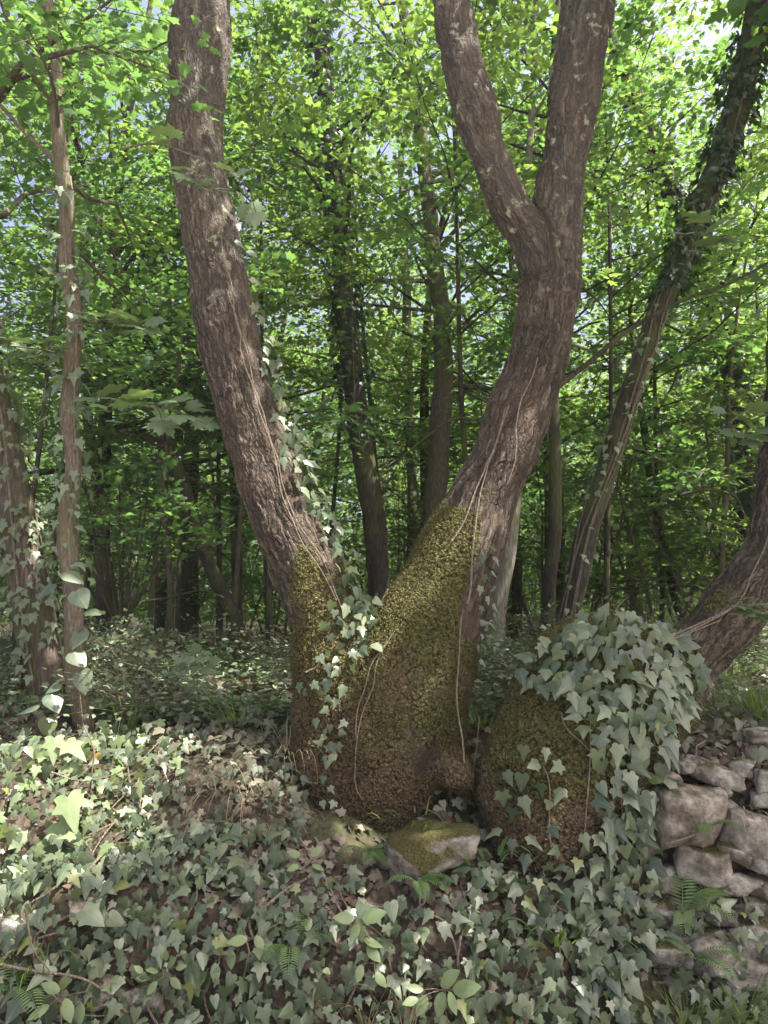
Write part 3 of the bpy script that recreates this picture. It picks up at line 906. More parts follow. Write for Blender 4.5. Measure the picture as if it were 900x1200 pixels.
# ------------------------------------------------------------------ slender, ivied and leaning trees of the wood, one by one
def wood_tree(name, label, pts, D, h_top, seed, mat, leaf='leaf', crown_from=None, n_branch=22, blen=2.2, size=.085, dens=5, n_leaf=12, sides=10, group=None, culled=True, extra=None, lean_top=None):
    """pts: (px,py,width) from the ground up; the stem goes on above the frame to h_top"""
    r = np.random.default_rng(seed)
    P3 = [P(a, b, D) for a, b, w in pts]
    R = [w * .5 * scale_at(p) for (a, b, w), p in zip(pts, P3)]
    gz = float(plateau(np.array([P3[0][0]]), np.array([D]))[0]) if D > 5.6 else float(np.interp(D, PROF[0, :, 0], PROF[0, :, 1]))
    foot = np.array([P3[0][0] + (P3[0][0] - P3[1][0]) * .1, D, gz - .12])
    if P3[0][2] > gz: P3.insert(0, foot); R.insert(0, R[0] * 1.25)
    d = nrm(P3[-1] - P3[-2]) if lean_top is None else nrm(np.array(lean_top, float))
    while P3[-1][2] < h_top - .3:
        d = nrm(d + np.array([r.normal(0, .05), r.normal(0, .05), .18]))
        P3.append(P3[-1] + d * min(1.3, h_top - P3[-1][2] + .2)); R.append(max(.02, R[-1] * .82))
    q = catmull(np.column_stack([P3, R]), 5)
    path, rad = q[:, :3], np.maximum(q[:, 3], .012)
    path = path + np.stack([(vnoise(path, 2.2, seed) - .5) * .05, (vnoise(path, 2.2, seed + 3) - .5) * .05, np.zeros(len(path))], -1) * np.clip(rad / .06, 0, 1)[:, None]
    o = thing(name, label, 'tree', (path[0][0], path[0][1], gz), group)
    wood = Acc()
    V, T = tube(path, rad, sides, .07, r); wood.add(V, T)
    s = np.concatenate([[0], np.cumsum(np.linalg.norm(np.diff(path, axis=0), axis=1))])
    h0 = np.interp(crown_from if crown_from else h_top * .4, path[:, 2], s) / s[-1]
    sp = grow(r, path, rad, h0, n_branch, blen, dens, .62, n_leaf, size, bark_acc=wood)
    sps = [sp] + (extra(r, wood) if extra else [])
    V, T, _ = wood.get()
    part('trunk', V, T, mat, o, True)
    foliage_part('crown', sps, M[leaf], o, culled)
    return o, path, rad


def ivy_clothe(label, path, rad, z0, z1, n, seed, mat='leaf_dark', size=(.05, .09), spread=.05, name='ivy_vine'):
    r = np.random.default_rng(seed)
    s = np.linspace(z0, z1, 40)
    base = np.array([np.interp(z0, path[:, 2], path[:, k]) for k in range(3)])
    z = r.uniform(z0, z1, n)
    c = np.stack([np.interp(z, path[:, 2], path[:, k]) for k in range(3)], -1)
    rr = np.interp(z, path[:, 2], rad)
    a = r.uniform(0, 2 * math.pi, n)
    g = np.stack([np.cos(a), np.sin(a), np.zeros(n)], -1)
    clump = vnoise(np.stack([np.cos(a) * .5, np.sin(a) * .5, z], -1), 3.0, seed)
    pos = c + g * (rr + .01 + spread * clump * r.uniform(.2, 2.2, n))[:, None]
    dr = nrm(np.array([0, 0, -1.0]) + g * .5 + r.normal(0, .4, (n, 3)))
    V, T = scatter(IVY[0], pos, dr, g + UP * .5 + r.normal(0, .35, (n, 3)), r.uniform(*size, n))
    o = thing(name, label, 'ivy', base)
    part('foliage', V, T, M[mat], o, True, {'tint': np.repeat(r.uniform(0, 1, n), len(IVY[0][0]))}, kind='stuff')
    zz = np.linspace(z0, z1, 14)
    for off in (0.4, 2.3):
        cc = np.stack([np.interp(zz, path[:, 2], path[:, k]) for k in range(3)], -1)
        aa = off + np.sin(zz * 1.7 + seed) * .5 - math.pi / 2
        cc = cc + np.stack([np.cos(aa), np.sin(aa), 0 * aa], -1) * np.interp(zz, path[:, 2], rad)[:, None] * 1.02
        V, T = tube(cc, .008, 5); part('stem', V, T, M['vine'], o, True)
    return o


tA = wood_tree('sapling_tree', 'slender pale-barked young tree with heart-shaped climber leaves at its foot',
               [(104, 866, 24), (89, 790, 24), (85, 700, 22), (76, 620, 23), (84, 545, 19), (77, 480, 21), (88, 385, 18), (79, 300, 17), (80, 240, 16), (66, 150, 16), (68, 80, 13), (57, 0, 12)], 4.45, 7.5, 41, M['bark_tan'],
               crown_from=3.9, n_branch=16, blen=1.3, size=.085, dens=6)
tB = wood_tree('leaning_tree', 'brown leaning trunk thick with ferny ivy beside the slender pale-barked tree',
               [(54, 800, 50), (36, 700, 46), (14, 590, 44), (-8, 490, 42), (-30, 380, 40)], 5.0, 8.5, 42, M['bark'], crown_from=4.2, n_branch=24, blen=2.4, size=.09)
tC = wood_tree('slim_tree', 'thin dark tree arching over towards the slender pale-barked tree',
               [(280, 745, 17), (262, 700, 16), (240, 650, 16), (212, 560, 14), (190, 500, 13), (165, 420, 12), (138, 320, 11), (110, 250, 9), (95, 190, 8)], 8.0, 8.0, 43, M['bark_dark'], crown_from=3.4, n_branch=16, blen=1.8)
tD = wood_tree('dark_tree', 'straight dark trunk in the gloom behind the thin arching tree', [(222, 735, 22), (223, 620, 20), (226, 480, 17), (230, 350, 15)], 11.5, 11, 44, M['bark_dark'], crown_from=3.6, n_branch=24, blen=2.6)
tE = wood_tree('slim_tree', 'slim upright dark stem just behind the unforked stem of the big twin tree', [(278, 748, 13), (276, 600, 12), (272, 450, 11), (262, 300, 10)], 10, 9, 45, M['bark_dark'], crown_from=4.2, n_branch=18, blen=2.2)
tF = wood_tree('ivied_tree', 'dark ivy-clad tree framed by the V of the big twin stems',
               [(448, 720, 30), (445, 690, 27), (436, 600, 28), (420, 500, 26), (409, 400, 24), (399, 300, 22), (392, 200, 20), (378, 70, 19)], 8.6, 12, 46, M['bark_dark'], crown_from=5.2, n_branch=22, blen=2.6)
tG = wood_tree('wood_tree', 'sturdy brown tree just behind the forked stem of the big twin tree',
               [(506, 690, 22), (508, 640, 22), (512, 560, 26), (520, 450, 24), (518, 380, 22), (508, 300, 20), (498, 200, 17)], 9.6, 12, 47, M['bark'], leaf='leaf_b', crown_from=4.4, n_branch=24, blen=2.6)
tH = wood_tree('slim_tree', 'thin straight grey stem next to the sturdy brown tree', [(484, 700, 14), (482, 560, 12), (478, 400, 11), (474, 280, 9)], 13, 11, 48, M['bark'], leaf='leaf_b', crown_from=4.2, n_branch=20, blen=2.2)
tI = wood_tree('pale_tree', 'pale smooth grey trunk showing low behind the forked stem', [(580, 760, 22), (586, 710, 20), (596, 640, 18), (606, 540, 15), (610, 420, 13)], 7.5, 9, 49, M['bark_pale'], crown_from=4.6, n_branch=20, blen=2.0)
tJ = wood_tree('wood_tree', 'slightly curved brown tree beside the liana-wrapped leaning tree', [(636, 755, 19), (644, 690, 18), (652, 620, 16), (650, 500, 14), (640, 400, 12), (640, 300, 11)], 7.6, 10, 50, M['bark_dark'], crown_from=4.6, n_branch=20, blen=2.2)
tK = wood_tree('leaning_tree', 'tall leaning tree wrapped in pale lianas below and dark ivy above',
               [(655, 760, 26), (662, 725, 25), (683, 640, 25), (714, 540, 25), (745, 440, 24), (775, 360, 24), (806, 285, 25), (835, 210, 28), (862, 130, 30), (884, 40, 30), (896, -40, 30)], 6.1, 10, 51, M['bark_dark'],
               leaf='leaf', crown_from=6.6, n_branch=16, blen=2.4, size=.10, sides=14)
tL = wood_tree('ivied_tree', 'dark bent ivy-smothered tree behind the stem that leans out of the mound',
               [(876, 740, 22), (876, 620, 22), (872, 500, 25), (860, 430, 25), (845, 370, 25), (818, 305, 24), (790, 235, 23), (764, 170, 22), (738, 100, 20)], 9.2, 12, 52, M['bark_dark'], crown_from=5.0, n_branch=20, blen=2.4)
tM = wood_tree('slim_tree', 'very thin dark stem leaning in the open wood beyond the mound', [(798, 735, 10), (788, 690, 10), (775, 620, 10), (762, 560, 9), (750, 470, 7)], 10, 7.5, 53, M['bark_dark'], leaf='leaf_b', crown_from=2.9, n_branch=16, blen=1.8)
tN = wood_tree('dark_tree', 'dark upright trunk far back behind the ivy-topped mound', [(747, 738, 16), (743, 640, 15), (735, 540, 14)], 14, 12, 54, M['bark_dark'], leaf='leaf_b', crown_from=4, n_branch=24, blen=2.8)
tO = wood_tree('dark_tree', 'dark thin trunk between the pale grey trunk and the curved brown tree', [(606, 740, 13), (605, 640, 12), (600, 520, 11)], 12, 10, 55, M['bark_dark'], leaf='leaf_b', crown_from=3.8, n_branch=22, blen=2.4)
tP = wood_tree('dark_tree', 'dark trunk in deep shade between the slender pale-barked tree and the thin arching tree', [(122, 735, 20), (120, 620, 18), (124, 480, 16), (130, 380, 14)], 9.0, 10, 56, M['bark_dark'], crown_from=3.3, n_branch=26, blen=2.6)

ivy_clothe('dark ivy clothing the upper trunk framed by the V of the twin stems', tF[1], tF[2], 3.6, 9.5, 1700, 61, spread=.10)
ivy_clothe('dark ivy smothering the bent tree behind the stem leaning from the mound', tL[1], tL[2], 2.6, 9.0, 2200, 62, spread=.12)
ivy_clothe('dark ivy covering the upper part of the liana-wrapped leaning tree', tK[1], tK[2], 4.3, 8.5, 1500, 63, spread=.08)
ivy_clothe('sparse small ivy leaves on the lower liana-wrapped leaning trunk', tK[1], tK[2], 1.4, 4.2, 130, 64, 'ivy', (.04, .07), .02)
ivy_clothe('grey-green ivy crowding the brown leaning trunk beside the slender pale-barked tree', tB[1], tB[2], .95, 4.5, 900, 65, 'ivy_dry', (.04, .075), .07)
ivy_clothe('small ivy leaves up the slender pale-barked young tree', tA[1], tA[2], 1.7, 4.4, 260, 66, 'ivy', (.04, .08), .06)

# ------------------------------------------------------------------ more of the wood: copies of a few grown trees
def copy_tree(root, loc, rz, sc, label=None):
    c = root.copy(); COL.objects.link(c)
    c.location = loc; c.rotation_euler = (0, 0, rz); c.scale = (sc,) * 3
    if label: c['label'] = label
    for ch in root.children:
        k = ch.copy(); COL.objects.link(k); k.parent = c
    return c


def proto(name, label, cat, group, seed, h, rad0, h0, nb, blen, leaf, size, bark, stems=1, n_leaf=12, dens=5, up=.25):
    r = np.random.default_rng(seed)
    o = thing(name, label, cat, (0, 0, 0), group)
    wood = Acc(); sps = []
    for k in range(stems):
        a = r.uniform(0, 6.28); ln = (.05 if stems == 1 else .35)
        pts = [np.array([math.cos(a) * .06 * (stems > 1), math.sin(a) * .06 * (stems > 1), -.15])]
        d = nrm(np.array([math.cos(a) * ln, math.sin(a) * ln, 1]))
        for i in range(6):
            pts.append(pts[-1] + d * (h * r.uniform(.85, 1.1) + .15) / 6); d = nrm(d + r.normal(0, .07, 3) + np.array([0, 0, .08]))
        q = catmull(np.array(pts), 3); rad = np.linspace(rad0, rad0 * .15, len(q)) / (1 if stems == 1 else 1.3)
        V, T = tube(q, rad, 8, .06, r); wood.add(V, T)
        sps.append(grow(r, q, rad, h0, nb, blen, dens, .6, n_leaf, size, up=up, bark_acc=wood))
    V, T, _ = wood.get()
    part('trunk' if stems == 1 else 'stems', V, T, M[bark], o, True)
    foliage_part('crown', sps, M[leaf], o)
    return o


GT, GU, GS = 'tall trees of the wood behind', 'low leafy trees under the canopy', 'shrubs on the forest floor behind'
LT, LU, LS = 'tall leafy tree standing in the depth of the wood', 'low spreading leafy tree in the understorey of the wood', 'bushy many-stemmed green shrub on the forest floor'
pt = [proto('tall_tree', LT, 'tree', GT, 71 + i, 11.5, .10, .30, 26, 2.7, lf, .095, 'bark_dark', n_leaf=12, dens=4.5) for i, lf in enumerate(('leaf', 'leaf_b', 'leaf'))]
pu = [proto('low_tree', LU, 'tree', GU, 81 + i, 5.6, .04, .28, 18, 2.0, lf, .085, 'bark', n_leaf=12, dens=5.5, up=.15) for i, lf in enumerate(('leaf_b', 'leaf', 'leaf_b'))]
ps = [proto('shrub', LS, 'shrub', GS, 91 + i, 2.3, .03, .25, 7, .9, lf, .075, 'bark', stems=4, n_leaf=10, dens=6) for i, lf in enumerate(('leaf', 'leaf_b'))]
rr = random.Random(4)
used = {}


def put(protos, i, x, y, sc):
    k = i % len(protos)
    z = float(plateau(np.array([x]), np.array([y]))[0])
    p = protos[k]
    if (id(protos), k) not in used:
        used[(id(protos), k)] = 1
        p.location = (x, y, z); p.rotation_euler = (0, 0, rr.uniform(0, 6.28)); p.scale = (sc,) * 3
    else:
        copy_tree(p, (x, y, z), rr.uniform(0, 6.28), sc)


i = 0
for y in (12.5, 15.5, 18.5, 22, 26):
    w = y * .58 + 1.5
    n = int(2 * w / 3.1)
    for k in range(n):
        put(pt, i, -w + 2 * w * (k + rr.uniform(.15, .85)) / n, y + rr.uniform(-1.3, 1.3), rr.uniform(.85, 1.2)); i += 1
GM_ = 'leafy trees closing the gaps behind the twin tree'
pm = [proto('leafy_tree', 'leafy tree with layered sprays close behind the big twin-stemmed tree', 'tree', GM_, 171 + i, 8.0, .036, .33, 26, 2.2, lf, .085, 'bark_dark', n_leaf=14, dens=6, up=.1) for i, lf in enumerate(('leaf', 'leaf_b'))]
for i, (px, y, sc) in enumerate([(20, 6.6, .8), (175, 7.4, .85), (320, 7.8, 1.05), (545, 7.9, 1.1), (705, 8.2, 1.05), (1010, 7.0, .9), (100, 9.0, .9), (450, 10.5, 1.15), (640, 10.2, 1.1), (770, 9.8, 1.0), (260, 9.6, 1.05), (-90, 7.8, .9), (380, 12, 1.2), (900, 10.6, 1.1)]):
    put(pm, i, (px - 450) / FPX * y, y, sc)
i = 0
for y in (9.5, 11.5, 13.5, 16, 19, 22.5):
    w = y * .56 + 1
    n = int(2 * w / 2.1)
    for k in range(n):
        put(pu, i, -w + 2 * w * (k + rr.uniform(.1, .9)) / n, y + rr.uniform(-.9, .9), rr.uniform(.8, 1.15)); i += 1
i = 0
for k, (px, y, sc) in enumerate([(540, 11.4, 1.4), (675, 10.6, 1.35), (770, 9.8, 1.3), (840, 9.4, 1.4), (900, 9.2, 1.4), (950, 9.4, 1.5), (330, 10.4, 1.0), (800, 11.6, 1.5), (640, 12, 1.5)]):
    put(ps, k, (px - 450) / FPX * y, y, sc)
for y in (11.5, 14, 17, 20, 23, 26):
    w = y * .56 + 1
    n = int(2 * w / 1.9)
    for k in range(n):
        put(ps, i, -w + 2 * w * (k + rr.uniform(.1, .9)) / n, y + rr.uniform(-1, 1), rr.uniform(.7, 1.25)); i += 1


# the far wood that closes the view, one mass of foliage
def far_wood():
    r = np.random.default_rng(99)
    n = 120000
    y = r.uniform(28, 46, n); x = r.uniform(-1, 1, n) * (y * .75 + 6)
    top = 10 + 6 * vnoise(np.stack([x, y, 0 * x], -1), .18, 9)
    z = .9 + top * r.uniform(0, 1, n) ** 1.35
    p = np.stack([x, y, z], -1)
    keep = vnoise(p, .55, 12) + .25 * vnoise(p, 1.6, 13) > .40 + .012 * z
    p = p[keep]; n = len(p)
    d = np.stack([r.normal(0, 1, n), r.normal(0, 1, n), r.normal(-.3, .4, n)], -1)
    nn = np.stack([r.normal(0, .6, n), r.normal(-.5, .6, n), np.ones(n)], -1)
    V, T = scatter(QUAD, p, d, nn, r.uniform(.25, .5, n))
    o = link('far_woodland', build_mesh('far_woodland', V, T, M['leaf_b'], attrs={'tint': np.repeat(r.uniform(0, 1, n), 4)}))
    tag(o, 'sunlit green mass of far woodland closing the view between the trunks', 'woodland', kind='stuff')


far_wood()

# ------------------------------------------------------------------ dry stone wall under the bank
rng = np.random.default_rng(17)


def stone_mesh(seed, flat=1.0):
    r = np.random.default_rng(seed)
    n = 8
    V, idx, F = [], {}, []
    g = np.linspace(-1, 1, n)
    def vid(p):
        k = tuple(np.round(p, 4))
        if k not in idx:
            idx[k] = len(V); V.append(p)
        return idx[k]
    for ax in range(3):
        for s in (-1, 1):
            for a in range(n - 1):
                for b in range(n - 1):
                    q = []
                    for da, db in ((0, 0), (1, 0), (1, 1), (0, 1)):
                        p = np.zeros(3); p[ax] = s; p[(ax + 1) % 3] = g[a + da]; p[(ax + 2) % 3] = g[b + db]
                        q.append(vid(p))
                    if s < 0: q = q[::-1]
                    F.append(q)
    V = np.array(V)
    e = 9.0
    V = V / (np.sum(np.abs(V) ** e, 1) ** (1 / e))[:, None]
    sh = np.eye(3) + r.normal(0, .13, (3, 3))
    V = V @ sh
    for k in range(8):          # chipped facets
        d = nrm(r.normal(0, 1, 3)); h = V @ d; lim = r.uniform(.78, 1.1)
        V = V - np.maximum(h - lim, 0)[:, None] * d * .95
    V += (np.stack([vnoise(V, 1.6, seed + q) for q in range(3)], -1) - .5) * .26
    V += (np.stack([vnoise(V, 4.5, seed + 5 + q) for q in range(3)], -1) - .5) * .17
    return build_mesh('stone', V * .5, np.array(F), M['stone'], True)


STONES = [stone_mesh(200 + k) for k in range(9)]
wall = thing('dry_stone_wall', 'rough dry stone retaining wall of tumbled blocks holding up the bank', 'wall', (1.4, 3.3, 0.0))


def stone(px, py, w, h, D, k, rot=0.0, depth=None):
    p = P(px, py, D); s = scale_at(p)
    o = link('stone', STONES[k % len(STONES)], wall)
    o.location = [float(a) for a in (p - np.array(wall.location))]
    o.rotation_euler = (rng.uniform(-.15, .15), rot, rng.uniform(-.25, .25))
    o.scale = (w * s * 1.02, depth or max(.12, .5 * (w + h) * s), h * s * .96)
    return o


for k, (px, py, w, h, D, rot) in enumerate([
        (783, 911, 27, 17, 3.42, .15), (838, 906, 46, 25, 3.46, .12), (868, 897, 26, 19, 3.5, -.1), (843, 928, 25, 13, 3.42, .0), (831, 938, 18, 25, 3.42, .2), (800, 898, 28, 18, 3.5, .1),
        (802, 955, 68, 70, 3.40, .12), (822, 1008, 60, 45, 3.36, .08), (880, 980, 68, 58, 3.38, .18), (858, 1000, 34, 18, 3.34, .3), (893, 1010, 36, 24, 3.33, .1), (866, 1033, 44, 21, 3.33, .12),
        (824, 1046, 36, 30, 3.34, -.25), (842, 1072, 32, 30, 3.34, .3), (828, 1118, 52, 42, 3.28, .1), (890, 862, 28, 20, 3.6, .0), (905, 920, 40, 36, 3.44, .1), (925, 965, 40, 40, 3.42, .0),
        (880, 1060, 50, 26, 3.36, -.1), (905, 1045, 40, 26, 3.34, .1), (890, 1095, 56, 36, 3.3, .05), (770, 940, 36, 32, 3.46, .1), (765, 985, 40, 36, 3.44, -.1), (780, 1030, 46, 32, 3.4, .1), (785, 1070, 44, 34, 3.34, 0),
        (870, 1135, 56, 34, 3.25, .0), (915, 1130, 50, 40, 3.25, .1), (780, 1115, 50, 36, 3.27, .1), (855, 948, 26, 22, 3.44, .3), (815, 925, 22, 14, 3.46, 0), (895, 935, 34, 22, 3.43, -.2), (852, 965, 24, 40, 3.45, .1)]):
    stone(px, py, w, h, D, k, rot)
for k in range(66):
    row = k % 3
    x = -2.5 + (k // 3) * .215 + rng.uniform(-.07, .07) + .1 * row
    z = .09 + row * .13 + rng.uniform(-.03, .03)
    o = link('stone', STONES[k % len(STONES)], wall)
    o.location = (x - 1.4, 3.25 + row * .045 - 3.3 + rng.uniform(-.03, .03) + (.05 if x > 1.0 else 0), z)
    o.rotation_euler = (rng.uniform(-.1, .1), rng.uniform(-.15, .15), rng.uniform(-.2, .2))
    o.scale = (rng.uniform(.13, .28), rng.uniform(.14, .20), rng.uniform(.08, .17))
for px, py, w, h, D in ((122, 1160, 44, 38, 3.16), (166, 1168, 46, 42, 3.16), (108, 1068, 40, 34, 3.27), (25, 1090, 44, 34, 3.26)):
    stone(px, py, w, h, D, int(px), .05)

rock = link('mossy_rock', None)
bpy.data.objects.remove(rock)
me = stone_mesh(307).copy(); me.materials.clear(); me.materials.append(M['mossy_stone'])
rock = link('mossy_rock', me)
p = P(500, 994, 3.38); s = scale_at(p)
rock.location = [float(a) for a in p]; rock.scale = (104 * s, .34, 66 * s); rock.rotation_euler = (.1, -.12, .2)
tag(rock, 'moss-topped rock jutting out just below the foot of the twin-stemmed tree', 'rock')

# ------------------------------------------------------------------ ivy and other plants, leaf by leaf
def leaf_meshes(tmpls, mat, tag_):
    out = []
    for v, t in tmpls:
        out.append(build_mesh(tag_, v, t, M[mat], True, {'lc': v}))
    return out


LM = {'ivy': leaf_meshes(IVY, 'ivy', 'ivy_leaf'), 'ivy_dry': leaf_meshes(IVY, 'ivy_dry', 'ivy_leaf'), 'heart': leaf_meshes([HEART], 'ivy', 'heart_leaf'), 'maple': leaf_meshes([MAPLE], 'maple', 'maple_leaf'),
      'oval': leaf_meshes([OVALS], 'sapling_sun_painted', 'oval_leaf'), 'yellow': leaf_meshes([IVY[0]], 'yellow', 'yellow_leaf'), 'rust': leaf_meshes([LOBED], 'rust', 'rust_leaf'), 'sun_painted': leaf_meshes([IVY[0]], 'sapling_sun_painted', 'sun_painted_leaf')}  # last entry: ivy outline in the pale material that paints in sunlight


def leaf_obj(parent, mesh, pos, ydir, zdir, size, name='leaf'):
    y = nrm(ydir); z = nrm(np.asarray(zdir) - np.dot(zdir, y) * y); x = np.cross(y, z)
    o = link(name, mesh, parent)
    m = Matrix(((x[0] * size, y[0] * size, z[0] * size, pos[0] - parent.location[0]), (x[1] * size, y[1] * size, z[1] * size, pos[1] - parent.location[1]),
                (x[2] * size, y[2] * size, z[2] * size, pos[2] - parent.location[2]), (0, 0, 0, 1)))
    o.matrix_local = m
    return o


def ivy_plant(name, label, pos, nor, sizes, seed, kind='ivy', stems=(), group=None, max_obj=290, down=1.0, tmix=.0):
    """pos (N,3) leaf bases already lifted off the surface, nor (N,3)"""
    r = np.random.default_rng(seed)
    o = thing(name, label, 'ivy', pos[np.argmin(pos[:, 2])] if len(pos) else (0, 0, 0), group)
    n = len(pos)
    dr = np.array([0, 0, -down]) + nor * .25 + r.normal(0, .6, (n, 3)) + np.array([r.normal(0, .1), 0, 0])
    nn = nor + UP * .25 + np.array([0, -.55, 0]) + r.normal(0, .38, (n, 3))
    order = np.argsort(-sizes)
    for k in order[:max_obj]:
        ms = LM[kind] if r.uniform() > tmix else LM['sun_painted']  # this share of the leaves is coloured as if sunlit
        leaf_obj(o, ms[r.integers(len(ms))], pos[k], dr[k], nn[k], sizes[k])
    rest = order[max_obj:]
    if len(rest):
        acc = Acc(); lc = []
        for q in range(len(IVY)):
            ids = rest[q::len(IVY)]
            if len(ids):
                V, T = scatter(IVY[q], pos[ids], dr[ids], nn[ids], sizes[ids])
                acc.add(V, T, np.repeat(r.uniform(0, 1, len(ids)), len(IVY[q][0])))
                lc.append(np.tile(IVY[q][0], (len(ids), 1)))
        V, T, A = acc.get()
        part('small_leaves', V, T, M[kind], o, True, {'tint': A, 'lc': np.concatenate(lc)}, kind='stuff')
    for st in stems:
        V, T = tube(st[0], st[1], 5); part('stem', V, T, M['vine'], o, True)
    return o


def relax(q, it=4):
    q = np.array(q)
    for _ in range(it):
        q[1:-1] = q[1:-1] * .4 + (q[:-2] + q[2:]) * .3
    return q


def surf_near(Xs, Gs, pts, jitter):
    """nearest skin vertex to each point"""
    idx = np.array([np.argmin(np.sum((Xs - p) ** 2, 1)) for p in pts])
    return Xs[idx], Gs[idx]


def region_pts(rng, Xs, Gs, poly_px, n, front=True):
    """skin vertices inside a photograph polygon on the side towards the lane, n picks"""
    d = Xs - np.array([0, 0, EYE])
    zc = d[:, 1] * CP + d[:, 2] * SP
    px = 450 + FPX * d[:, 0] / zc; py = 600 - FPX * (-d[:, 1] * SP + d[:, 2] * CP) / zc
    inside = np.zeros(len(Xs), bool)
    poly = np.array(poly_px, float)
    j = len(poly) - 1
    for i in range(len(poly)):
        a, b = poly[i], poly[j]
        c = ((a[1] > py) != (b[1] > py)) & (px < (b[0] - a[0]) * (py - a[1]) / (b[1] - a[1] + 1e-9) + a[0])
        inside ^= c; j = i
    if front: inside &= (np.sum(Gs * -d, 1) > -.02)
    ids = np.flatnonzero(inside)
    # poisson-ish thinning
    pick = rng.permutation(ids)
    return pick, px, py


def thin(pts, rmin, nmax):
    """greedy minimum spacing"""
    cell = {}
    out = []
    for i, p in enumerate(pts):
        k = tuple(np.floor(p / rmin).astype(int))
        ok = True
        for dx in (-1, 0, 1):
            for dy in (-1, 0, 1):
                for dz in (-1, 0, 1):
                    for q in cell.get((k[0] + dx, k[1] + dy, k[2] + dz), ()):
                        if np.sum((pts[q] - p) ** 2) < rmin * rmin: ok = False; break
                    if not ok: break
                if not ok: break
            if not ok: break
        if ok:
            cell.setdefault(k, []).append(i); out.append(i)
            if len(out) >= nmax: break
    return np.array(out, int)


r2 = np.random.default_rng(23)
# --- ivy cap on the mound
pos_l, nor_l, siz_l = [], [], []
for poly, rmin, nmax, s0, s1 in [([(615, 800), (640, 765), (690, 730), (740, 728), (790, 750), (815, 790), (800, 830), (770, 850), (730, 845), (690, 835), (640, 810)], .039, 190, .062, .10),
                                 ([(675, 840), (770, 840), (775, 900), (765, 960), (720, 970), (690, 930), (700, 890)], .042, 120, .062, .10),
                                 ([(600, 905), (625, 860), (660, 880), (665, 925), (640, 950), (600, 945)], .075, 14, .055, .085),
                                 ([(590, 970), (650, 955), (700, 975), (690, 1030), (640, 1030)], .065, 26, .055, .08),
                                 ([(690, 960), (775, 940), (780, 1060), (700, 1050)], .042, 80, .06, .095)]:
    ids, _, _ = region_pts(r2, ST_X, ST_G, poly, nmax)
    ids = ids[:6000]
    k = ids[thin(ST_X[ids], rmin, nmax)] if len(ids) else ids
    m = len(k)
    pos_l.append(ST_X[k] + ST_G[k] * r2.uniform(.025, .09, (m, 1))); nor_l.append(ST_G[k]); siz_l.append(r2.uniform(s0, s1, m))
st = []
for a in ([(700, 1040), (690, 960), (700, 880), (690, 800), (700, 745)], [(760, 1010), (755, 930), (745, 850), (735, 770)], [(640, 1000), (635, 940), (625, 880)], [(720, 900), (665, 850), (630, 800)]):
    pp = []
    for q in range(len(a) - 1):
        for f in np.linspace(0, 1, 5, endpoint=False): pp.append(P(a[q][0] + (a[q + 1][0] - a[q][0]) * f, a[q][1] + (a[q + 1][1] - a[q][1]) * f, DM - .5))
    sx, sg = surf_near(ST_X[::5], ST_G[::5], np.array(pp), 0)
    st.append((catmull(relax(sx + sg * .012), 2), .0035))
ivy_plant('ivy_vine', 'lush grey-green ivy draped over the top and flank of the mossy mound', np.concatenate(pos_l), np.concatenate(nor_l), np.concatenate(siz_l), 301, 'ivy', st)

# --- ivy up the inner edge of the left stem
pos_l, nor_l, siz_l = [], [], []
for poly, rmin, nmax, s0, s1 in [([(298, 400), (318, 400), (345, 520), (400, 640), (385, 650), (330, 545)], .034, 150, .045, .075), ([(375, 640), (410, 650), (430, 720), (400, 715)], .045, 30, .05, .08), ([(262, 160), (290, 160), (330, 400), (300, 400), (270, 290)], .085, 30, .04, .075)]:
    ids, _, _ = region_pts(r2, OAK_X, OAK_G, poly, nmax, front=False)
    ids = ids[(OAK_G[ids][:, 0] > .1) & (OAK_G[ids][:, 1] < .75)][:5000]
    k = ids[thin(OAK_X[ids], rmin, nmax)] if len(ids) else ids
    m = len(k)
    pos_l.append(OAK_X[k] + OAK_G[k] * r2.uniform(.02, .09, (m, 1))); nor_l.append(OAK_G[k]); siz_l.append(r2.uniform(s0, s1, m))
st = []
for a in ([(405, 700), (385, 640), (345, 560), (318, 470), (305, 400), (288, 330), (262, 300)], [(400, 690), (352, 600), (316, 500), (300, 420), (286, 340), (278, 300), (270, 200)]):
    pp = []
    for q in range(len(a) - 1):
        for f in np.linspace(0, 1, 6, endpoint=False): pp.append(P(a[q][0] + (a[q + 1][0] - a[q][0]) * f, a[q][1] + (a[q + 1][1] - a[q][1]) * f, DT - .25))
    sx, sg = surf_near(OAK_X[::5], OAK_G[::5], np.array(pp), 0)
    st.append((catmull(relax(sx + sg * .014) + (np.stack([vnoise(sx, 5, 5 + len(st)), vnoise(sx, 5, 8) * .3, 0 * sx[:, 0]], -1) - .4) * .05, 2), .0034))
ivy_plant('ivy_vine', 'ivy climbing the inner edge of the unforked stem of the twin tree', np.concatenate(pos_l), np.concatenate(nor_l), np.concatenate(siz_l), 302, 'ivy', st)

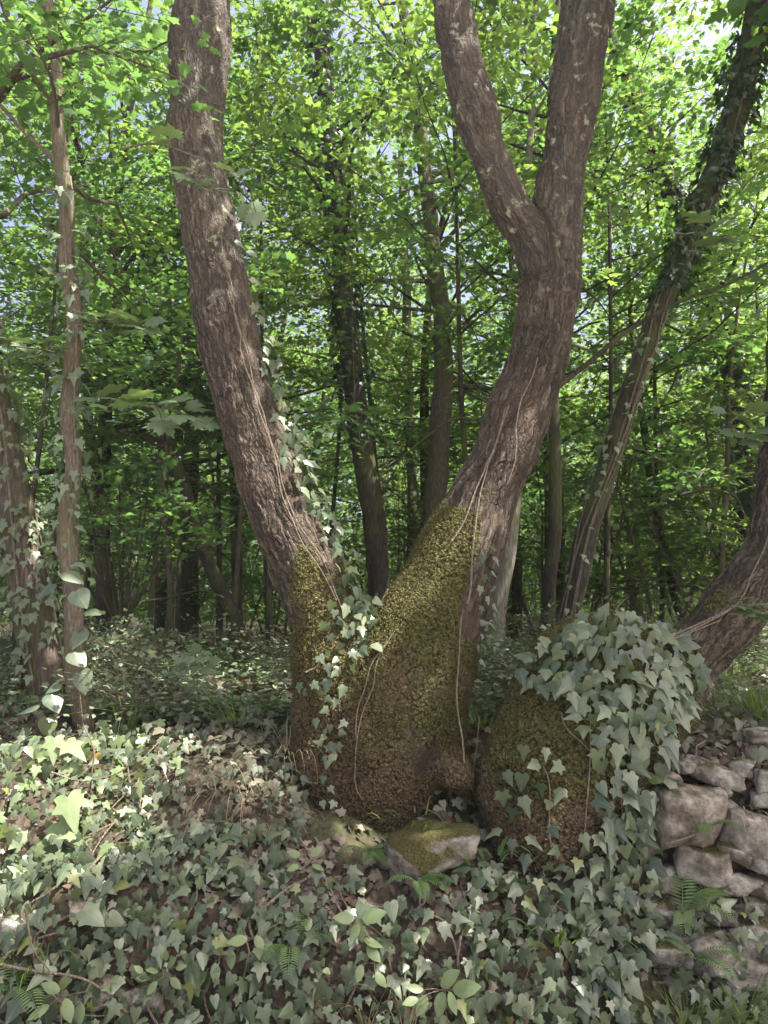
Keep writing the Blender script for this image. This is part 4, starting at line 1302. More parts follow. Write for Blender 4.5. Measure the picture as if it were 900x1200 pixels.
# --- ivy hanging in the crotch and down the front of the base
pos_l, nor_l, siz_l = [], [], []
for poly, rmin, nmax, s0, s1 in [([(385, 705), (450, 700), (445, 760), (395, 775), (375, 760)], .04, 42, .045, .075), ([(360, 795), (378, 795), (378, 812), (356, 812)], .03, 4, .05, .06),
                                 ([(375, 770), (425, 770), (415, 830), (395, 900), (378, 900), (385, 830)], .05, 34, .04, .07), ([(370, 840), (390, 840), (400, 960), (385, 960)], .06, 10, .035, .055)]:
    ids, _, _ = region_pts(r2, OAK_X, OAK_G, poly, nmax)
    ids = ids[:4000]
    k = ids[thin(OAK_X[ids], rmin, nmax)] if len(ids) else ids
    m = len(k)
    pos_l.append(OAK_X[k] + OAK_G[k] * r2.uniform(.02, .08, (m, 1))); nor_l.append(OAK_G[k]); siz_l.append(r2.uniform(s0, s1, m))
st = []
for a in ([(430, 730), (425, 780), (405, 830), (392, 880), (395, 930), (410, 960)], [(440, 715), (410, 770), (398, 830), (390, 870)]):
    pp = []
    for q in range(len(a) - 1):
        for f in np.linspace(0, 1, 6, endpoint=False): pp.append(P(a[q][0] + (a[q + 1][0] - a[q][0]) * f, a[q][1] + (a[q + 1][1] - a[q][1]) * f, DT - .5))
    sx, sg = surf_near(OAK_X[::5], OAK_G[::5], np.array(pp), 0)
    st.append((catmull(relax(sx + sg * .014), 2), .003))
ivy_plant('ivy_vine', 'ivy trail hanging from the crotch down the front of the mossy base', np.concatenate(pos_l), np.concatenate(nor_l), np.concatenate(siz_l), 303, 'ivy', st)

# --- lianas on the right stem and on the leaning stem
def liana(label, Xs, Gs, lines, D, rad, leaves=0, seed=0, poly=None):
    st = []
    for a in lines:
        pp = []
        for q in range(len(a) - 1):
            for f in np.linspace(0, 1, 6, endpoint=False): pp.append(P(a[q][0] + (a[q + 1][0] - a[q][0]) * f, a[q][1] + (a[q + 1][1] - a[q][1]) * f, D))
        sx, sg = surf_near(Xs[::4], Gs[::4], np.array(pp), 0)
        # wander
        st.append(catmull(relax(sx + sg * .016, 6) + (np.stack([vnoise(sx, 6, 5), vnoise(sx, 6, 6) * .3, 0 * sx[:, 0]], -1) - .4) * .035, 2))
    o = thing('liana', label, 'vine', st[0][np.argmin(st[0][:, 2])])
    for s_ in st:
        V, T = tube(s_, rad * np.linspace(1.15, .7, len(s_)), 6); part('stem', V, T, M['vine'], o, True)
    if leaves:
        ids, _, _ = region_pts(r2, Xs, Gs, poly, leaves)
        k = ids[:4000][thin(Xs[ids[:4000]], .05, leaves)]
        for q in k:
            leaf_obj(o, LM['ivy'][r2.integers(4)], Xs[q] + Gs[q] * .04, np.array([0, 0, -1.0]) + r2.normal(0, .4, 3), Gs[q] + UP * .4 + r2.normal(0, .2, 3), r2.uniform(.035, .06))
    return o


liana('pale thin liana running straight up the front of the forked stem', OAK_X, OAK_G, [[(572, 700), (568, 620), (566, 560), (566, 490), (574, 430)], [(560, 860), (563, 780), (566, 700)], [(622, 560), (619, 500), (622, 440), (640, 380)], [(520, 610), (545, 560), (566, 500), (590, 430)]], DT - .4, .0042,
      24, 1, [(552, 640), (575, 640), (570, 780), (552, 780)])
liana('tangled pale lianas running up the stem that leans out from the mound', ST_X, ST_G, [[(775, 800), (790, 770), (815, 735), (850, 700), (872, 660), (885, 600), (888, 540)], [(800, 800), (825, 740), (840, 700), (862, 655), (880, 640)], [(790, 760), (835, 715), (870, 680)]], DM - .4, .005)
# lianas on the leaning tree K
q = tK[1]; rad = tK[2]
o = thing('liana', 'pale lianas winding up the tall leaning tree beyond the mound', 'vine', q[0])
for k in (0, 1, 3, 4):
    zz = np.linspace(1.0, 4.6, 34)
    c = np.stack([np.interp(zz, q[:, 2], q[:, j]) for j in range(3)], -1)
    a = -1.57 + (k - 2) * .5 + np.sin(zz * (1.5 + .3 * k) + k * 2) * .55
    c = c + np.stack([np.cos(a), np.sin(a), 0 * a], -1) * (np.interp(zz, q[:, 2], rad) * 1.03)[:, None]
    V, T = tube(c, .0075, 5); part('stem', V, T, M['bark_tan'], o, True)

# --- ivy and litter carpeting the bank
def bank_normals(x, t):
    e = .03
    a = bank(x + e, t) - bank(x - e, t); b = bank(x, np.clip(t + e, 0, 7)) - bank(x, np.clip(t - e, 0, 7))
    n = nrm(np.cross(a, b)); n *= np.sign(n[:, 2:3] - n[:, 1:2] + 1e-9)
    return n


def to_px(p):
    d = p - np.array([0, 0, EYE]); zc = d[:, 1] * CP + d[:, 2] * SP
    return 450 + FPX * d[:, 0] / zc, 600 - FPX * (-d[:, 1] * SP + d[:, 2] * CP) / zc


def bank_patch(name, label, x0, x1, t0, t1, n, rmin, s0, s1, seed, kind='ivy', dens=None, lift=(.02, .12), stems=4, tmix=0.0, cat=None):
    r = np.random.default_rng(seed)
    x = r.uniform(x0, x1, n * 6); t = r.uniform(t0, t1, n * 6)
    p = bank(x, t)
    w = vnoise(p, 3.5, seed) * .8 + vnoise(p, 9, seed + 1) * .4
    keep = w > (dens if dens is not None else .42)
    d_tree = np.minimum(CL.eval(p)[0], CR.eval(p)[0]); d_m = np.minimum(c1.eval(p)[0], c2.eval(p)[0])
    keep &= (d_tree > .0) & (d_m > .0)
    bx, by = to_px(p)
    keep &= ~((bx > 768) & (by > 885) & (by < 1040) & (vnoise(p, 6, 77) > .2))
    x, t, p = x[keep], t[keep], p[keep]
    k = thin(p, rmin, n)
    p, x, t = p[k], x[k], t[k]
    nn = bank_normals(x, t)
    m = len(p)
    p = p + nn * r.uniform(*lift, (m, 1))
    sizes = r.uniform(s0, s1, m) * r.choice([1, .9, .7, .5, 1.2], m)
    st = []
    for _ in range(stems):
        xa = r.uniform(x0, x1); xx = xa + np.cumsum(r.normal(0, .04, 12)); tt = np.linspace(r.uniform(t0, t0 + .3), t1, 12)
        bp = bank(xx, tt); st.append((catmull(bp + bank_normals(xx, tt) * r.uniform(.02, .06, (12, 1)), 2), r.uniform(.003, .006)))
    return ivy_plant(name, label, p, nn, sizes, seed, kind, st, tmix=tmix)


bank_patch('ivy_patch', 'dense grey-green ivy carpet hanging below the mossy mound', .28, .98, .0, 2.6, 780, .026, .045, .086, 401, dens=.18)
bank_patch('ivy_patch', 'ivy trailing down the wall foot under the bare stones', .95, 2.0, .0, 2.0, 560, .029, .04, .078, 402, dens=.26)
bank_patch('ivy_patch', 'sunlit pale ivy sprawling over the bank crest below the slender pale-barked tree', -2.2, -1.0, 2.2, 5.0, 820, .027, .032, .072, 403, 'ivy', dens=.26, tmix=.5)  # pale leaves mixed in so the colour itself carries the sun patch
bank_patch('ivy_patch', 'larger grey-green ivy leaves hanging low under the sunlit ivy', -2.1, -1.1, .0, 2.6, 560, .031, .04, .092, 404, dens=.28)
bank_patch('ivy_patch', 'thick small-leaved ivy on the bank between sunlit ivy and twin tree foot', -1.15, -.40, .0, 3.2, 950, .024, .035, .076, 405, dens=.22)
bank_patch('ivy_patch', 'patchy ivy with litter under the foot of the twin-stemmed tree', -.42, .30, .0, 2.3, 480, .029, .035, .072, 406, dens=.36)
bank_patch('ivy_patch', 'shaded small ivy on the slope against the unforked side of the mossy base', -1.2, -.38, 3.1, 5.6, 640, .029, .033, .066, 407, 'ivy_dry', dens=.26)
bank_patch('ivy_patch', 'low ivy in the gully between the mossy base and the mound', .18, .62, 2.6, 6.3, 170, .045, .04, .07, 408, 'ivy_dry', dens=.40)
bank_patch('ivy_patch', 'dull small ivy over the wall top beside the leaning stem', 1.0, 2.2, 3.4, 6.2, 260, .05, .04, .07, 409, 'ivy_dry', dens=.42)
bank_patch('ivy_patch', 'faded greyish ivy drooping at the bank foot by the arching runner', -1.9, -1.3, .0, 1.4, 120, .045, .04, .07, 410, 'ivy_dry', dens=.45)
bank_patch('ivy_patch', 'shaded ivy at the forest edge around the slender pale-barked tree', -2.8, -1.1, 4.6, 7.0, 300, .055, .04, .07, 411, 'ivy_dry', dens=.40)


# --- dead leaves on bank and forest floor
def litter(name, label, P_, N_, seed, size, mat, tm=LOBED, flat=.5, n_obj=0):
    r = np.random.default_rng(seed); n = len(P_)
    d = r.normal(0, 1, (n, 3)); d -= N_ * np.sum(d * N_, 1, keepdims=True) * .8
    V, T = scatter(tm, P_ + N_ * r.uniform(.004, .03, (n, 1)), d, N_ + r.normal(0, flat, (n, 3)), r.uniform(*size, n))
    o = link(name, build_mesh(name, V, T, M[mat], attrs={'tint': np.repeat(r.uniform(0, 1, n), len(tm[0]))}))
    return tag(o, label, 'leaf litter' if mat == 'litter' else 'ground cover', kind='stuff')


r3 = np.random.default_rng(33)
x = r3.uniform(-2.6, 2.6, 1600); t = r3.uniform(.3, 7, 1600)
litter('leaf_litter', 'grey-brown dead leaves and bits strewn over the bank', bank(x, t), bank_normals(x, t), 1, (.025, .06), 'litter')
x = np.concatenate([r3.normal(-.38, .16, 500), r3.normal(.26, .09, 350), r3.normal(1.3, .3, 500)]); t = np.concatenate([r3.normal(2.3, .45, 500), r3.normal(3.0, .6, 350), r3.normal(4.0, .7, 500)])
litter('leaf_litter', 'thick drifts of pale dead leaves on the ledges of the bank', bank(x, np.clip(t, .2, 7)), bank_normals(x, np.clip(t, .2, 6.9)), 2, (.03, .065), 'litter')
y = 5.6 + 20 * r3.uniform(0, 1, 16000) ** 1.8; x = r3.uniform(-1, 1, 16000) * (y * .58 + .8)
pp = np.stack([x, y, plateau(x, y)], -1)
litter('leaf_litter', 'brown leaf litter across the forest floor behind the trees', pp, np.tile(UP, (len(pp), 1)), 3, (.05, .10), 'litter')
y = 4.5 + 13 * r3.uniform(0, 1, 26000) ** 1.9; x = r3.uniform(-1, 1, 26000) * (y * .58 + .8)
zz = np.where(y > 5.6, plateau(x, y), np.interp(y, PROF[0, :, 0], PROF[0, :, 1]))
hgt = np.clip(vnoise(np.stack([x, y, 0 * x], -1), 1.1, 44) - .25, 0, 1)
pp = np.stack([x, y, zz + hgt * r3.uniform(0, .55, len(x))], -1)
pp = pp[hgt > .05]
litter('ground_cover', 'low leafy green undergrowth covering the forest floor', pp, np.tile(UP, (len(pp), 1)), 4, (.035, .075), 'ivy', OVAL, .6)


# ------------------------------------------------------------------ grass, ferns, seedlings, sycamore sprays, twigs
def blades(rng, base, n, length, width, spread, droop, lean=(0, 0)):
    V, T = [], []
    for k in range(n):
        a = rng.uniform(0, 6.28); b0 = base + np.array([math.cos(a), math.sin(a), 0]) * rng.uniform(0, spread * .25)
        L_ = length * rng.uniform(.4, 1.15); dk = droop * rng.uniform(.25, 1.4); d = nrm(np.array([math.cos(a) * spread + lean[0], math.sin(a) * spread + lean[1], 1.0]))
        side = nrm(np.cross(d, UP) + 1e-3) * width * rng.uniform(.6, 1.2)
        p = b0.copy(); v0 = len(V)
        for i in range(6):
            w = side * (1 - (i / 5) ** 1.5) * .5
            V += [p - w, p + w]
            d = nrm(d + np.array([rng.normal(0, .06), rng.normal(0, .06), -dk * (i + 1) / 5])); p = p + d * L_ / 5
        for i in range(5):
            o = v0 + 2 * i
            T += [(o, o + 1, o + 3), (o, o + 3, o + 2)]
    return np.array(V), np.array(T)


def tuft(label, px, py, D, n, length, width, spread, droop, seed, mat='grass', name='grass_tuft', cat='grass', group=None, lean=(0, 0)):
    r = np.random.default_rng(seed); p = P(px, py, D)
    V, T = blades(r, np.zeros(3), n, length, width, spread, droop, lean)
    o = link(name, build_mesh(name, V, T, M[mat], True, {'tint': np.repeat(r.uniform(0, 1, n), 12)}))
    o.location = [float(a) for a in p]
    return tag(o, label, cat, group)


tuft('tall green grass clump on the bank behind the leaning stem', 868, 850, 4.3, 90, .42, .008, .55, .35, 501)
tuft('grass clump on the wall top beyond the leaning stem', 898, 845, 4.2, 80, .40, .008, .6, .4, 502)
tuft('loose grass at the foot of the leaning stem', 835, 842, 4.4, 40, .28, .007, .6, .35, 503)
tuft('upright grass blades beside the slender pale-barked tree', 148, 858, 4.35, 24, .30, .010, .4, .25, 504)
tuft('dry drooping grass hanging from a mossy lump on the ivy bank', 268, 925, 3.72, 46, .30, .004, .9, .8, 505, 'straw', lean=(0, -1.0))
tuft('dry grass hanging against the side of the mossy base', 335, 880, 3.95, 60, .32, .005, .9, .7, 506, 'straw', lean=(0, -.6))
tuft('dry hanging stems below the bank crest beside the mossy lump', 215, 905, 3.85, 40, .30, .004, .9, .7, 518, 'straw', lean=(0, -1.0))
tuft('wispy dry stems hanging over the leaf drift', 310, 965, 3.6, 40, .26, .004, .9, .8, 519, 'straw', lean=(0, -1.0))
tuft('bleached dry grass at the foot of the bank below the rock', 478, 1190, 3.1, 70, .30, .005, .5, .35, 507, 'straw')
tuft('sparse dry grass at the bank foot near the pale seedling', 430, 1195, 3.08, 40, .22, .005, .6, .4, 508, 'straw')
tuft('strap-leaved plant in the gap between rock and mound', 578, 1005, 3.38, 16, .20, .026, .7, .55, 509, 'fern', 'strap_fern', 'fern')
tuft('dark strap-leaved tuft below the mound', 655, 1095, 3.16, 20, .20, .018, .8, .5, 510, 'grass', 'strap_fern', 'fern')
tuft('small tuft growing on the mossy rock top', 488, 962, 3.5, 18, .13, .010, .9, .6, 511, 'grass')
tuft('thin grass on the shaded slope between base and mound', 566, 850, 4.2, 40, .24, .006, .7, .6, 512, 'grass')
tuft('grey-green grass at the bank foot by the arching runner', 40, 1120, 3.14, 50, .24, .007, .8, .6, 513, 'grass')
tuft('ragged grass at the foot of the wall under the fern fronds', 800, 1195, 3.1, 50, .24, .006, .7, .5, 516, 'grass')
tuft('ragged grass at the wall foot beyond the fallen stones', 870, 1190, 3.1, 60, .24, .006, .7, .5, 517, 'grass')
tuft('few green grass blades on the slope by the mossy base', 275, 845, 4.2, 30, .26, .007, .6, .5, 514, 'grass')
tuft('grass tuft on the wall among the bare stones', 872, 945, 3.45, 30, .18, .006, .9, .8, 515, 'straw', lean=(0, -.5))
for k in range(46):
    yy = 5.4 + 5.5 * rr.random() ** 1.4; xx = rr.uniform(-1, 1) * yy * .55
    r = np.random.default_rng(600 + k % 5)
    if k < 5:
        V, T = blades(r, np.zeros(3), 26, .34, .011, .7, .45)
        gm = build_mesh('grass_tuft', V, T, M['grass'], True, {'tint': np.repeat(r.uniform(0, 1, 26), 12)})
        if k == 0: GM = []
        GM.append(gm)
    o = link('grass_tuft', GM[k % 5]); z = float(plateau(np.array([xx]), np.array([yy]))[0]) if yy > 5.6 else 1.0
    o.location = (xx, yy, z); o.rotation_euler = (0, 0, rr.uniform(0, 6.28)); s_ = rr.uniform(.7, 1.3); o.scale = (s_,) * 3
    tag(o, 'small tuft of green grass on the shaded forest floor', 'grass', 'grass tufts on the forest floor')


def fern(label, px, py, D, n, length, seed, lean=(0, -.5), az=(0, 6.28)):
    r = np.random.default_rng(seed); base = P(px, py, D)
    o = thing('fern', label, 'fern', base)
    for k in range(n):
        a = r.uniform(*az); d = nrm(np.array([math.cos(a) * .9 + lean[0], math.sin(a) * .9 + lean[1], .75])); L_ = length * r.uniform(.75, 1.15)
        pts = [base + np.zeros(3)]
        for i in range(9):
            pts.append(pts[-1] + d * L_ / 9); d = nrm(d + np.array([0, 0, -.17]))
        pts = catmull(np.array(pts), 2); m = len(pts)
        tan = nrm(np.gradient(pts, axis=0)); lat = nrm(np.cross(tan, UP)); nor = np.cross(lat, tan)
        pos, dr, sz, nn = [], [], [], []
        for i in range(2, m):
            f = i / m; ln = L_ * .22 * math.sin(math.pi * (f * .85 + .13)) + .006
            for s_ in (-1, 1):
                pos.append(pts[i]); dr.append(lat[i] * s_ + tan[i] * .35 - UP * .1); sz.append(ln); nn.append(nor[i])
        tm = (OVAL[0] * np.array([.27, 1, 1]), OVAL[1])
        V, T = scatter(tm, np.array(pos), np.array(dr), np.array(nn), np.array(sz))
        A = np.full(len(V), r.uniform(0, 1))
        tv, tt = tube(pts, np.linspace(.0025, .001, m), 4)
        part('frond', np.vstack([V, tv]), np.vstack([T, tt + len(V)]), M['fern'], o, False, {'tint': np.concatenate([A, np.full(len(tv), .1)])})
    return o


fern('pale fern drooping below the mossy rock', 488, 1034, 3.2, 6, .15, 521)
fern('fern fronds hanging on the wall under the bare stones', 800, 1070, 3.22, 5, .22, 522)
fern('small fern sprig growing from the crevice between the big stones', 832, 968, 3.3, 4, .13, 523)
fern('fern fronds low on the bank beside the pale seedling', 340, 1110, 3.12, 5, .19, 524)
fern('lacy fern beside the foot of the twin-stemmed tree', 432, 1000, 3.4, 5, .16, 525)
fern('single fern spray low on the wall below the fallen stone', 815, 1125, 3.16, 3, .20, 526)
fern('soft fern clump at the bank foot beside the round-leaved seedling', 22, 1160, 3.1, 6, .22, 527)


def seedling(name, label, cat, stem_px, D, leaves, mesh='oval', seed=0, stem_r=.003):
    """leaves: (px, py, length_px, direction_deg in the picture plane: 0 right, 90 up)"""
    r = np.random.default_rng(seed)
    pts = np.array([P(a, b, D) for a, b in stem_px]); pts = catmull(pts, 4)
    o = thing(name, label, cat, pts[0])
    V, T = tube(pts, np.linspace(stem_r, stem_r * .5, len(pts)), 5); part('stem', V, T, M['vine'], o, True)
    for (a, b, ln, an) in leaves:
        p = P(a, b, D - r.uniform(.0, .05)); an = math.radians(an)
        d = np.array([math.cos(an), -.25, math.sin(an)]) + r.normal(0, .12, 3)
        leaf_obj(o, LM[mesh][0], p, d, np.array([0, -.7, .75]) + r.normal(0, .22, 3), ln * scale_at(p))
        j = np.argmin(np.linalg.norm(pts - p, axis=1))
        if np.linalg.norm(pts[j] - p) > .012:
            V, T = tube(np.array([pts[j], (pts[j] + p) / 2 + np.array([0, 0, .004]), p]), stem_r * .5, 4); part('stalk', V, T, M['vine'], o, True)
    return o


seedling('seedling', 'pale green seedling with paired oval leaves standing clear of the bank', 'seedling', [(440, 1150), (436, 1110), (424, 1085), (418, 1075)], 3.02,
         [(416, 1076, 27, 165), (424, 1077, 32, 20), (420, 1082, 22, -120), (418, 1080, 24, -75), (425, 1100, 26, -15), (430, 1108, 24, -40), (424, 1130, 20, -100), (440, 1140, 20, -50)], seed=1)
seedling('seedling', 'bright seedling with six fanned oval leaves at the bank foot', 'seedling', [(530, 1215), (522, 1185), (519, 1160)], 2.98,
         [(516, 1155, 34, 55), (530, 1160, 36, 8), (519, 1162, 28, -105), (526, 1162, 26, -70), (500, 1166, 26, -110), (496, 1160, 22, 160), (490, 1170, 20, 200)], seed=2)
seedling('seedling', 'small round-leaved seedling with yellowing leaves on the dead leaves below the tree foot', 'seedling', [(352, 1050), (356, 1020), (358, 1003)], 3.3,
         [(352, 1003, 17, 150), (364, 1003, 18, 30), (350, 1014, 15, 200), (366, 1013, 16, -20), (346, 1045, 18, 160), (366, 1047, 20, 20), (356, 1052, 18, -90), (342, 1058, 18, 190), (368, 1060, 17, -20)], seed=3)
seedling('seedling', 'larger round-leaved seedling under the bare arching runner', 'seedling', [(72, 1200), (70, 1175), (66, 1160)], 3.02,
         [(70, 1162, 24, 160), (72, 1160, 20, 60), (76, 1170, 28, -75), (96, 1175, 24, -90), (100, 1162, 16, 40), (58, 1178, 26, 200)], seed=4)
seedling('seedling', 'spindly seedling with pinnate pale leaves sloping down beside the fern fronds', 'seedling', [(330, 1080), (295, 1100), (262, 1120), (240, 1140)], 3.1,
         [(290, 1100, 24, 190), (282, 1106, 20, 100), (270, 1112, 22, -70), (262, 1118, 20, 140), (252, 1128, 22, -80), (242, 1138, 24, -120), (300, 1096, 20, -60)], seed=5)
seedling('seedling', 'little seedling of clustered oval leaves low among larger ivy leaves', 'seedling', [(190, 1180), (192, 1150), (190, 1135)], 3.08,
         [(186, 1138, 17, 160), (196, 1134, 18, 50), (176, 1146, 17, 190), (200, 1146, 18, -30), (184, 1150, 18, -130), (206, 1134, 16, 10), (168, 1140, 14, 150), (194, 1126, 14, 95)], seed=6)
seedling('maple_seedling', 'maple seedling with layered leaves on the shaded floor behind the bank crest', 'seedling', [(234, 850), (232, 810), (230, 775), (229, 755)], 4.7,
         [(228, 770, 17, 190), (232, 770, 17, -10), (229, 776, 16, -100), (218, 782, 18, 200), (240, 782, 18, -20), (229, 800, 16, -140), (236, 804, 15, -30), (229, 765, 14, 100), (246, 776, 14, 20), (214, 774, 14, 160)], 'maple', 7)
seedling('heart_vine', 'large heart-leaved climber on the slender pale-barked tree', 'climber', [(100, 870), (92, 800), (88, 740), (84, 680), (78, 665)], 4.22,
         [(62, 686, 24, -120), (78, 672, 26, -40), (90, 694, 27, -60), (97, 738, 25, -100), (86, 766, 25, -40), (96, 788, 28, -75), (60, 815, 25, -50), (45, 828, 27, 200), (56, 842, 24, -100), (70, 802, 18, -150), (104, 716, 18, -30)], 'heart', 8, .004)
seedling('ivy_shoot', 'pair of big ivy leaves coloured sunlit-pale on a shoot below the heart-leaved climber', 'ivy', [(76, 930), (72, 890), (66, 868)], 3.9,
         [(64, 866, 30, -80), (78, 872, 34, -20), (46, 876, 32, -110), (58, 892, 26, -100), (80, 905, 26, -60)], 'sun_painted', 9)  # paleness is sunlight put into the leaf colour
seedling('ivy_shoot', 'large sunlit ivy leaves sprawling over the bare twisting stick', 'ivy', [(110, 960), (85, 950), (62, 975), (40, 1000)], 3.55,
         [(80, 935, 42, -60), (70, 965, 44, -30), (50, 985, 40, -70), (60, 1005, 38, 10), (18, 1010, 30, -100), (28, 1030, 26, -60), (35, 990, 34, 150)], 'sun_painted', 10)  # leaf colour itself lightened to look sunlit
seedling('yellow_ivy', 'ivy shoot with two yellowed leaves among the sunlit ivy', 'ivy', [(104, 905), (110, 890), (112, 880)], 3.92, [(112, 884, 17, -95), (84, 988, 13, -90)], 'yellow', 11)


# sycamore sprays reaching in at left and right
def maple_spray(label, stem_px, D0, D1, spots, seed):
    r = np.random.default_rng(seed)
    m = len(stem_px)
    pts = catmull(np.array([P(a, b, D0 + (D1 - D0) * i / (m - 1)) for i, (a, b) in enumerate(stem_px)]), 5)
    o = thing('maple_branch', label, 'branch', pts[0])
    V, T = tube(pts, np.linspace(.007, .003, len(pts)), 6); part('stem', V, T, M['bark_tan'], o, True)
    spots = [(a, b, ln * .85) for a, b, ln in spots] + [(a + r.uniform(-14, 14), b + r.uniform(-9, 9), ln * .62) for a, b, ln in spots]
    for (a, b, ln) in spots:
        p = P(a, b, D0 + (D1 - D0) * r.uniform(.3, 1.0))
        j = np.argmin(np.linalg.norm(pts - p, axis=1)); q = pts[j]
        d = nrm(p - q + np.array([r.normal(0, .02), -.06, -.02]))
        V, T = tube(np.array([q, (p + q) / 2 + np.array([0, 0, .01]), p]), .0018, 4); part('stalk', V, T, M['twig'], o, True)
        leaf_obj(o, LM['maple'][0], p, d * np.array([1, 1, .4]) + r.normal(0, .2, 3) + np.array([0, -.3, -.12]), np.array([0, -.75, .8]) + r.normal(0, .2, 3), ln * scale_at(p) * 1.15)
    return o


maple_spray('flat pale maple spray lit from above, lower of two beside the slender pale-barked tree', [(84, 470), (120, 466), (160, 474), (200, 480)], 4.45, 4.1,
            [(110, 468, 28), (130, 462, 30), (150, 476, 30), (165, 468, 34), (180, 482, 34), (196, 474, 34), (212, 488, 34), (222, 480, 28), (190, 495, 32), (150, 486, 26), (230, 492, 26), (98, 476, 22), (135, 474, 26)], 531)
maple_spray('flat pale maple spray lit from above, upper of two beside the slender pale-barked tree', [(84, 385), (115, 376), (145, 376), (170, 380)], 4.45, 4.15,
            [(105, 375, 26), (120, 372, 28), (135, 380, 30), (150, 374, 32), (162, 384, 32), (172, 378, 26), (145, 388, 28), (95, 380, 22), (128, 388, 24)], 532)
maple_spray('grey-green maple spray between the slender pale-barked tree and the brown leaning trunk', [(82, 425), (60, 412), (35, 408), (5, 405)], 4.45, 4.2,
            [(70, 408, 26), (55, 402, 28), (40, 410, 30), (25, 402, 28), (10, 408, 26), (48, 418, 26), (62, 420, 24)], 533)
maple_spray('maple spray crossing in front of the unforked stem of the twin tree', [(140, 175), (180, 168), (220, 180), (262, 200), (290, 215)], 4.0, 3.75,
            [(190, 158, 24), (205, 162, 22), (216, 205, 24), (230, 212, 22), (245, 210, 24), (260, 222, 24), (275, 228, 24), (290, 240, 26), (300, 250, 24), (265, 200, 22), (235, 196, 20)], 534)
maple_spray('maple spray in front of the ivy-smothered tree', [(930, 480), (905, 485), (880, 492), (858, 500)], 3.9, 3.75,
            [(900, 488, 30), (885, 482, 30), (872, 496, 32), (862, 490, 26), (880, 510, 30), (858, 508, 24), (895, 505, 28)], 535)
maple_spray('leafy maple twig hanging before the leaning tree trunk', [(812, 240), (818, 262), (815, 280), (835, 290)], 4.9, 4.7,
            [(815, 262, 28), (830, 270, 30), (842, 282, 28), (808, 275, 26), (825, 288, 26), (850, 272, 24)], 536)
maple_spray('small maple twig lying across the bark of the leaning stem', [(905, 712), (890, 712), (872, 716), (858, 712)], 3.55, 3.5,
            [(890, 708, 20), (878, 714, 22), (866, 710, 20), (884, 720, 22), (872, 702, 18), (862, 718, 18), (896, 716, 20)], 537)


def twig(label, px_pts, D, r0, r1, mat='vine', name='twig', fork=None):
    pts = catmull(np.array([P(a, b, D) for a, b in px_pts]), 5)
    o = thing(name, label, 'twig', pts[0])
    V, T = tube(pts, np.linspace(r0, r1, len(pts)), 6, .06, np.random.default_rng(1)); part('stem', V, T, M[mat], o, True)
    for f in (fork or ()):
        q = catmull(np.array([P(a, b, D) for a, b in f]), 4)
        V, T = tube(q, np.linspace(r1 * 1.2, r1 * .5, len(q)), 5); part('side_twig', V, T, M[mat], o, True)
    return o


twig('bare arching runner at the foot of the bank', [(0, 1130), (40, 1138), (90, 1145), (120, 1160), (150, 1188)], 3.05, .006, .004, fork=[[(40, 1138), (60, 1165), (100, 1190), (160, 1185)], [(30, 1060), (38, 1110), (60, 1140)]])
twig('dry bare stick lying against the big wall stone', [(786, 988), (810, 980), (848, 965)], 3.26, .005, .003)
twig('thin dry runner crossing the ivy below the mound', [(612, 1160), (625, 1120), (640, 1080), (655, 1055)], 3.1, .0035, .002)
twig('pale curled shoot rising above the ivy-topped mound', [(715, 740), (718, 722), (725, 710), (735, 700)], 3.75, .005, .002)
twig('bare stick twisting over the sunlit bank crest', [(60, 905), (95, 915), (140, 905), (165, 880)], 3.7, .005, .003, fork=[[(95, 915), (70, 945), (60, 965)], [(68, 915), (90, 950), (98, 975)]])
twig('dry stalk standing among the sunlit ivy', [(108, 960), (106, 920), (110, 880), (98, 850)], 3.75, .005, .003)
twig('dry twig caught between the mossy base and the mound', [(552, 925), (558, 880), (562, 840)], 3.8, .004, .003, fork=[[(555, 890), (568, 885), (574, 900)]])
twig('dead curved twig standing in the crotch', [(441, 725), (446, 708), (455, 690)], 3.95, .005, .003)
twig('dry twig on the moss of the twin tree base', [(358, 788), (372, 780), (378, 766)], 3.72, .005, .003)
twig('dead brown branch low in the dark wood by the many-stemmed bush', [(170, 705), (200, 700), (235, 692), (262, 700)], 6.5, .014, .008, 'bark_dark', 'fallen_branch')
twig('dark bare branch in the sunlit wood beyond the leaning stem', [(795, 580), (830, 574), (858, 580), (868, 592)], 8.0, .02, .01, 'bark_dark', 'fallen_branch')

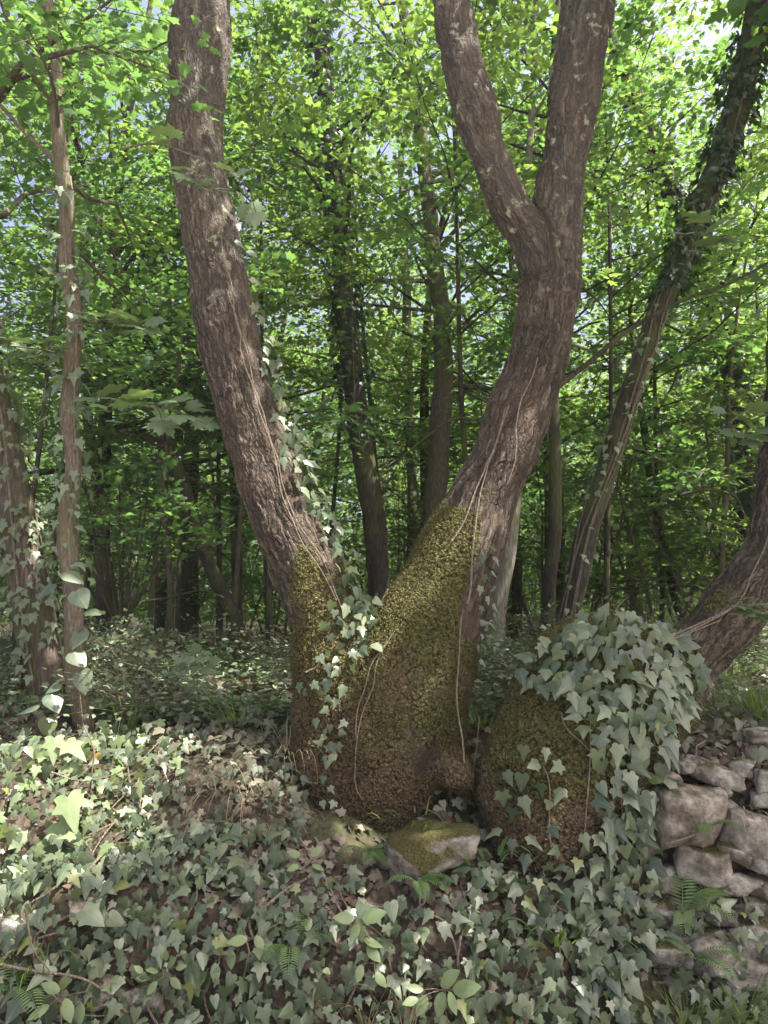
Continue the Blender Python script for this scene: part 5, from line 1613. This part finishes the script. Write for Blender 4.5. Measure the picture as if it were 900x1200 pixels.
GL = 'low leafy plants at the wood edge'
pl = [proto('low_plant', 'knee-high leafy plant at the wood edge just behind the bank crest', 'plant', GL, 271 + i, .42 + .1 * i, .006, .2, 5, .22, lf, .05, 'bark_tan', stems=5, n_leaf=6, dens=14) for i, lf in enumerate(('ivy', 'ivy', 'ivy_dry'))]
for i in range(40):
    yy = 4.45 + 3.2 * rr.random() ** 1.3; xx = rr.uniform(-1, 1) * yy * .56
    q = np.array([[xx, yy, 1.05]])
    if min(CL.eval(q)[0][0], CR.eval(q)[0][0], c1.eval(q)[0][0], c2.eval(q)[0][0]) < .25: continue
    p_ = pl[i % 3]; sc_ = rr.uniform(.35, .95)
    z = float(plateau(np.array([xx]), np.array([yy]))[0]) if yy > 5.6 else float(np.interp(yy, PROF[0, :, 0], PROF[0, :, 1]))
    if ('pl', i % 3) not in used:
        used[('pl', i % 3)] = 1
        p_.location = (xx, yy, z); p_.rotation_euler = (0, 0, rr.uniform(0, 6.28)); p_.scale = (sc_,) * 3
    else:
        copy_tree(p_, (xx, yy, z), rr.uniform(0, 6.28), sc_)

# many-stemmed hazel in the dark hollow at the left
r = np.random.default_rng(77)
hz = thing('hazel_bush', 'many thin bare stems fanning up from one foot in the dark hollow', 'shrub', P(142, 738, 6.6))
sps = []
for (a, b) in [(100, 560), (120, 590), (140, 560), (165, 600), (190, 610), (205, 640), (85, 610), (175, 560)]:
    pts = catmull(np.array([P(142, 745, 6.6), P(142 + (a - 142) * .35, 700, 6.6 + r.uniform(-.1, .1)), P(142 + (a - 142) * .7, 650 - (600 - b) * .3, 6.6 + r.uniform(-.3, .3)), P(a, b, 6.6 + r.uniform(-.5, .5))]), 4)
    rad = np.linspace(.016, .006, len(pts))
    V, T = tube(pts, rad, 6); part('stem', V, T, M['bark_dark'], hz, True)
    sps.append(grow(r, pts, rad, .55, 3, .7, 5, .5, 9, .075))
foliage_part('foliage', sps, M['leaf'], hz)

# ------------------------------------------------------------------ the hazy summer air under the trees
def haze():
    x, y0, y1, z0, z1 = 185, -155, 262, -1.0, 19.0
    V = [(-x, y0, z0), (x, y0, z0), (x, y1, z0), (-x, y1, z0), (-x, y0, z1), (x, y0, z1), (x, y1, z1), (-x, y1, z1)]
    Q = [(0, 3, 2, 1), (4, 5, 6, 7), (0, 1, 5, 4), (1, 2, 6, 5), (2, 3, 7, 6), (3, 0, 4, 7)]
    m, nt, out = new_mat('haze_air')
    v = nd(nt, 'ShaderNodeVolumePrincipled')
    v.inputs['Color'].default_value = (.93, .96, 1.0, 1)
    v.inputs['Density'].default_value = HAZE
    v.inputs['Anisotropy'].default_value = .3
    nt.links.new(v.outputs[0], out.inputs['Volume'])
    link('haze', build_mesh('haze', V, Q, m), kind='stuff')


HAZE = .0013
haze()
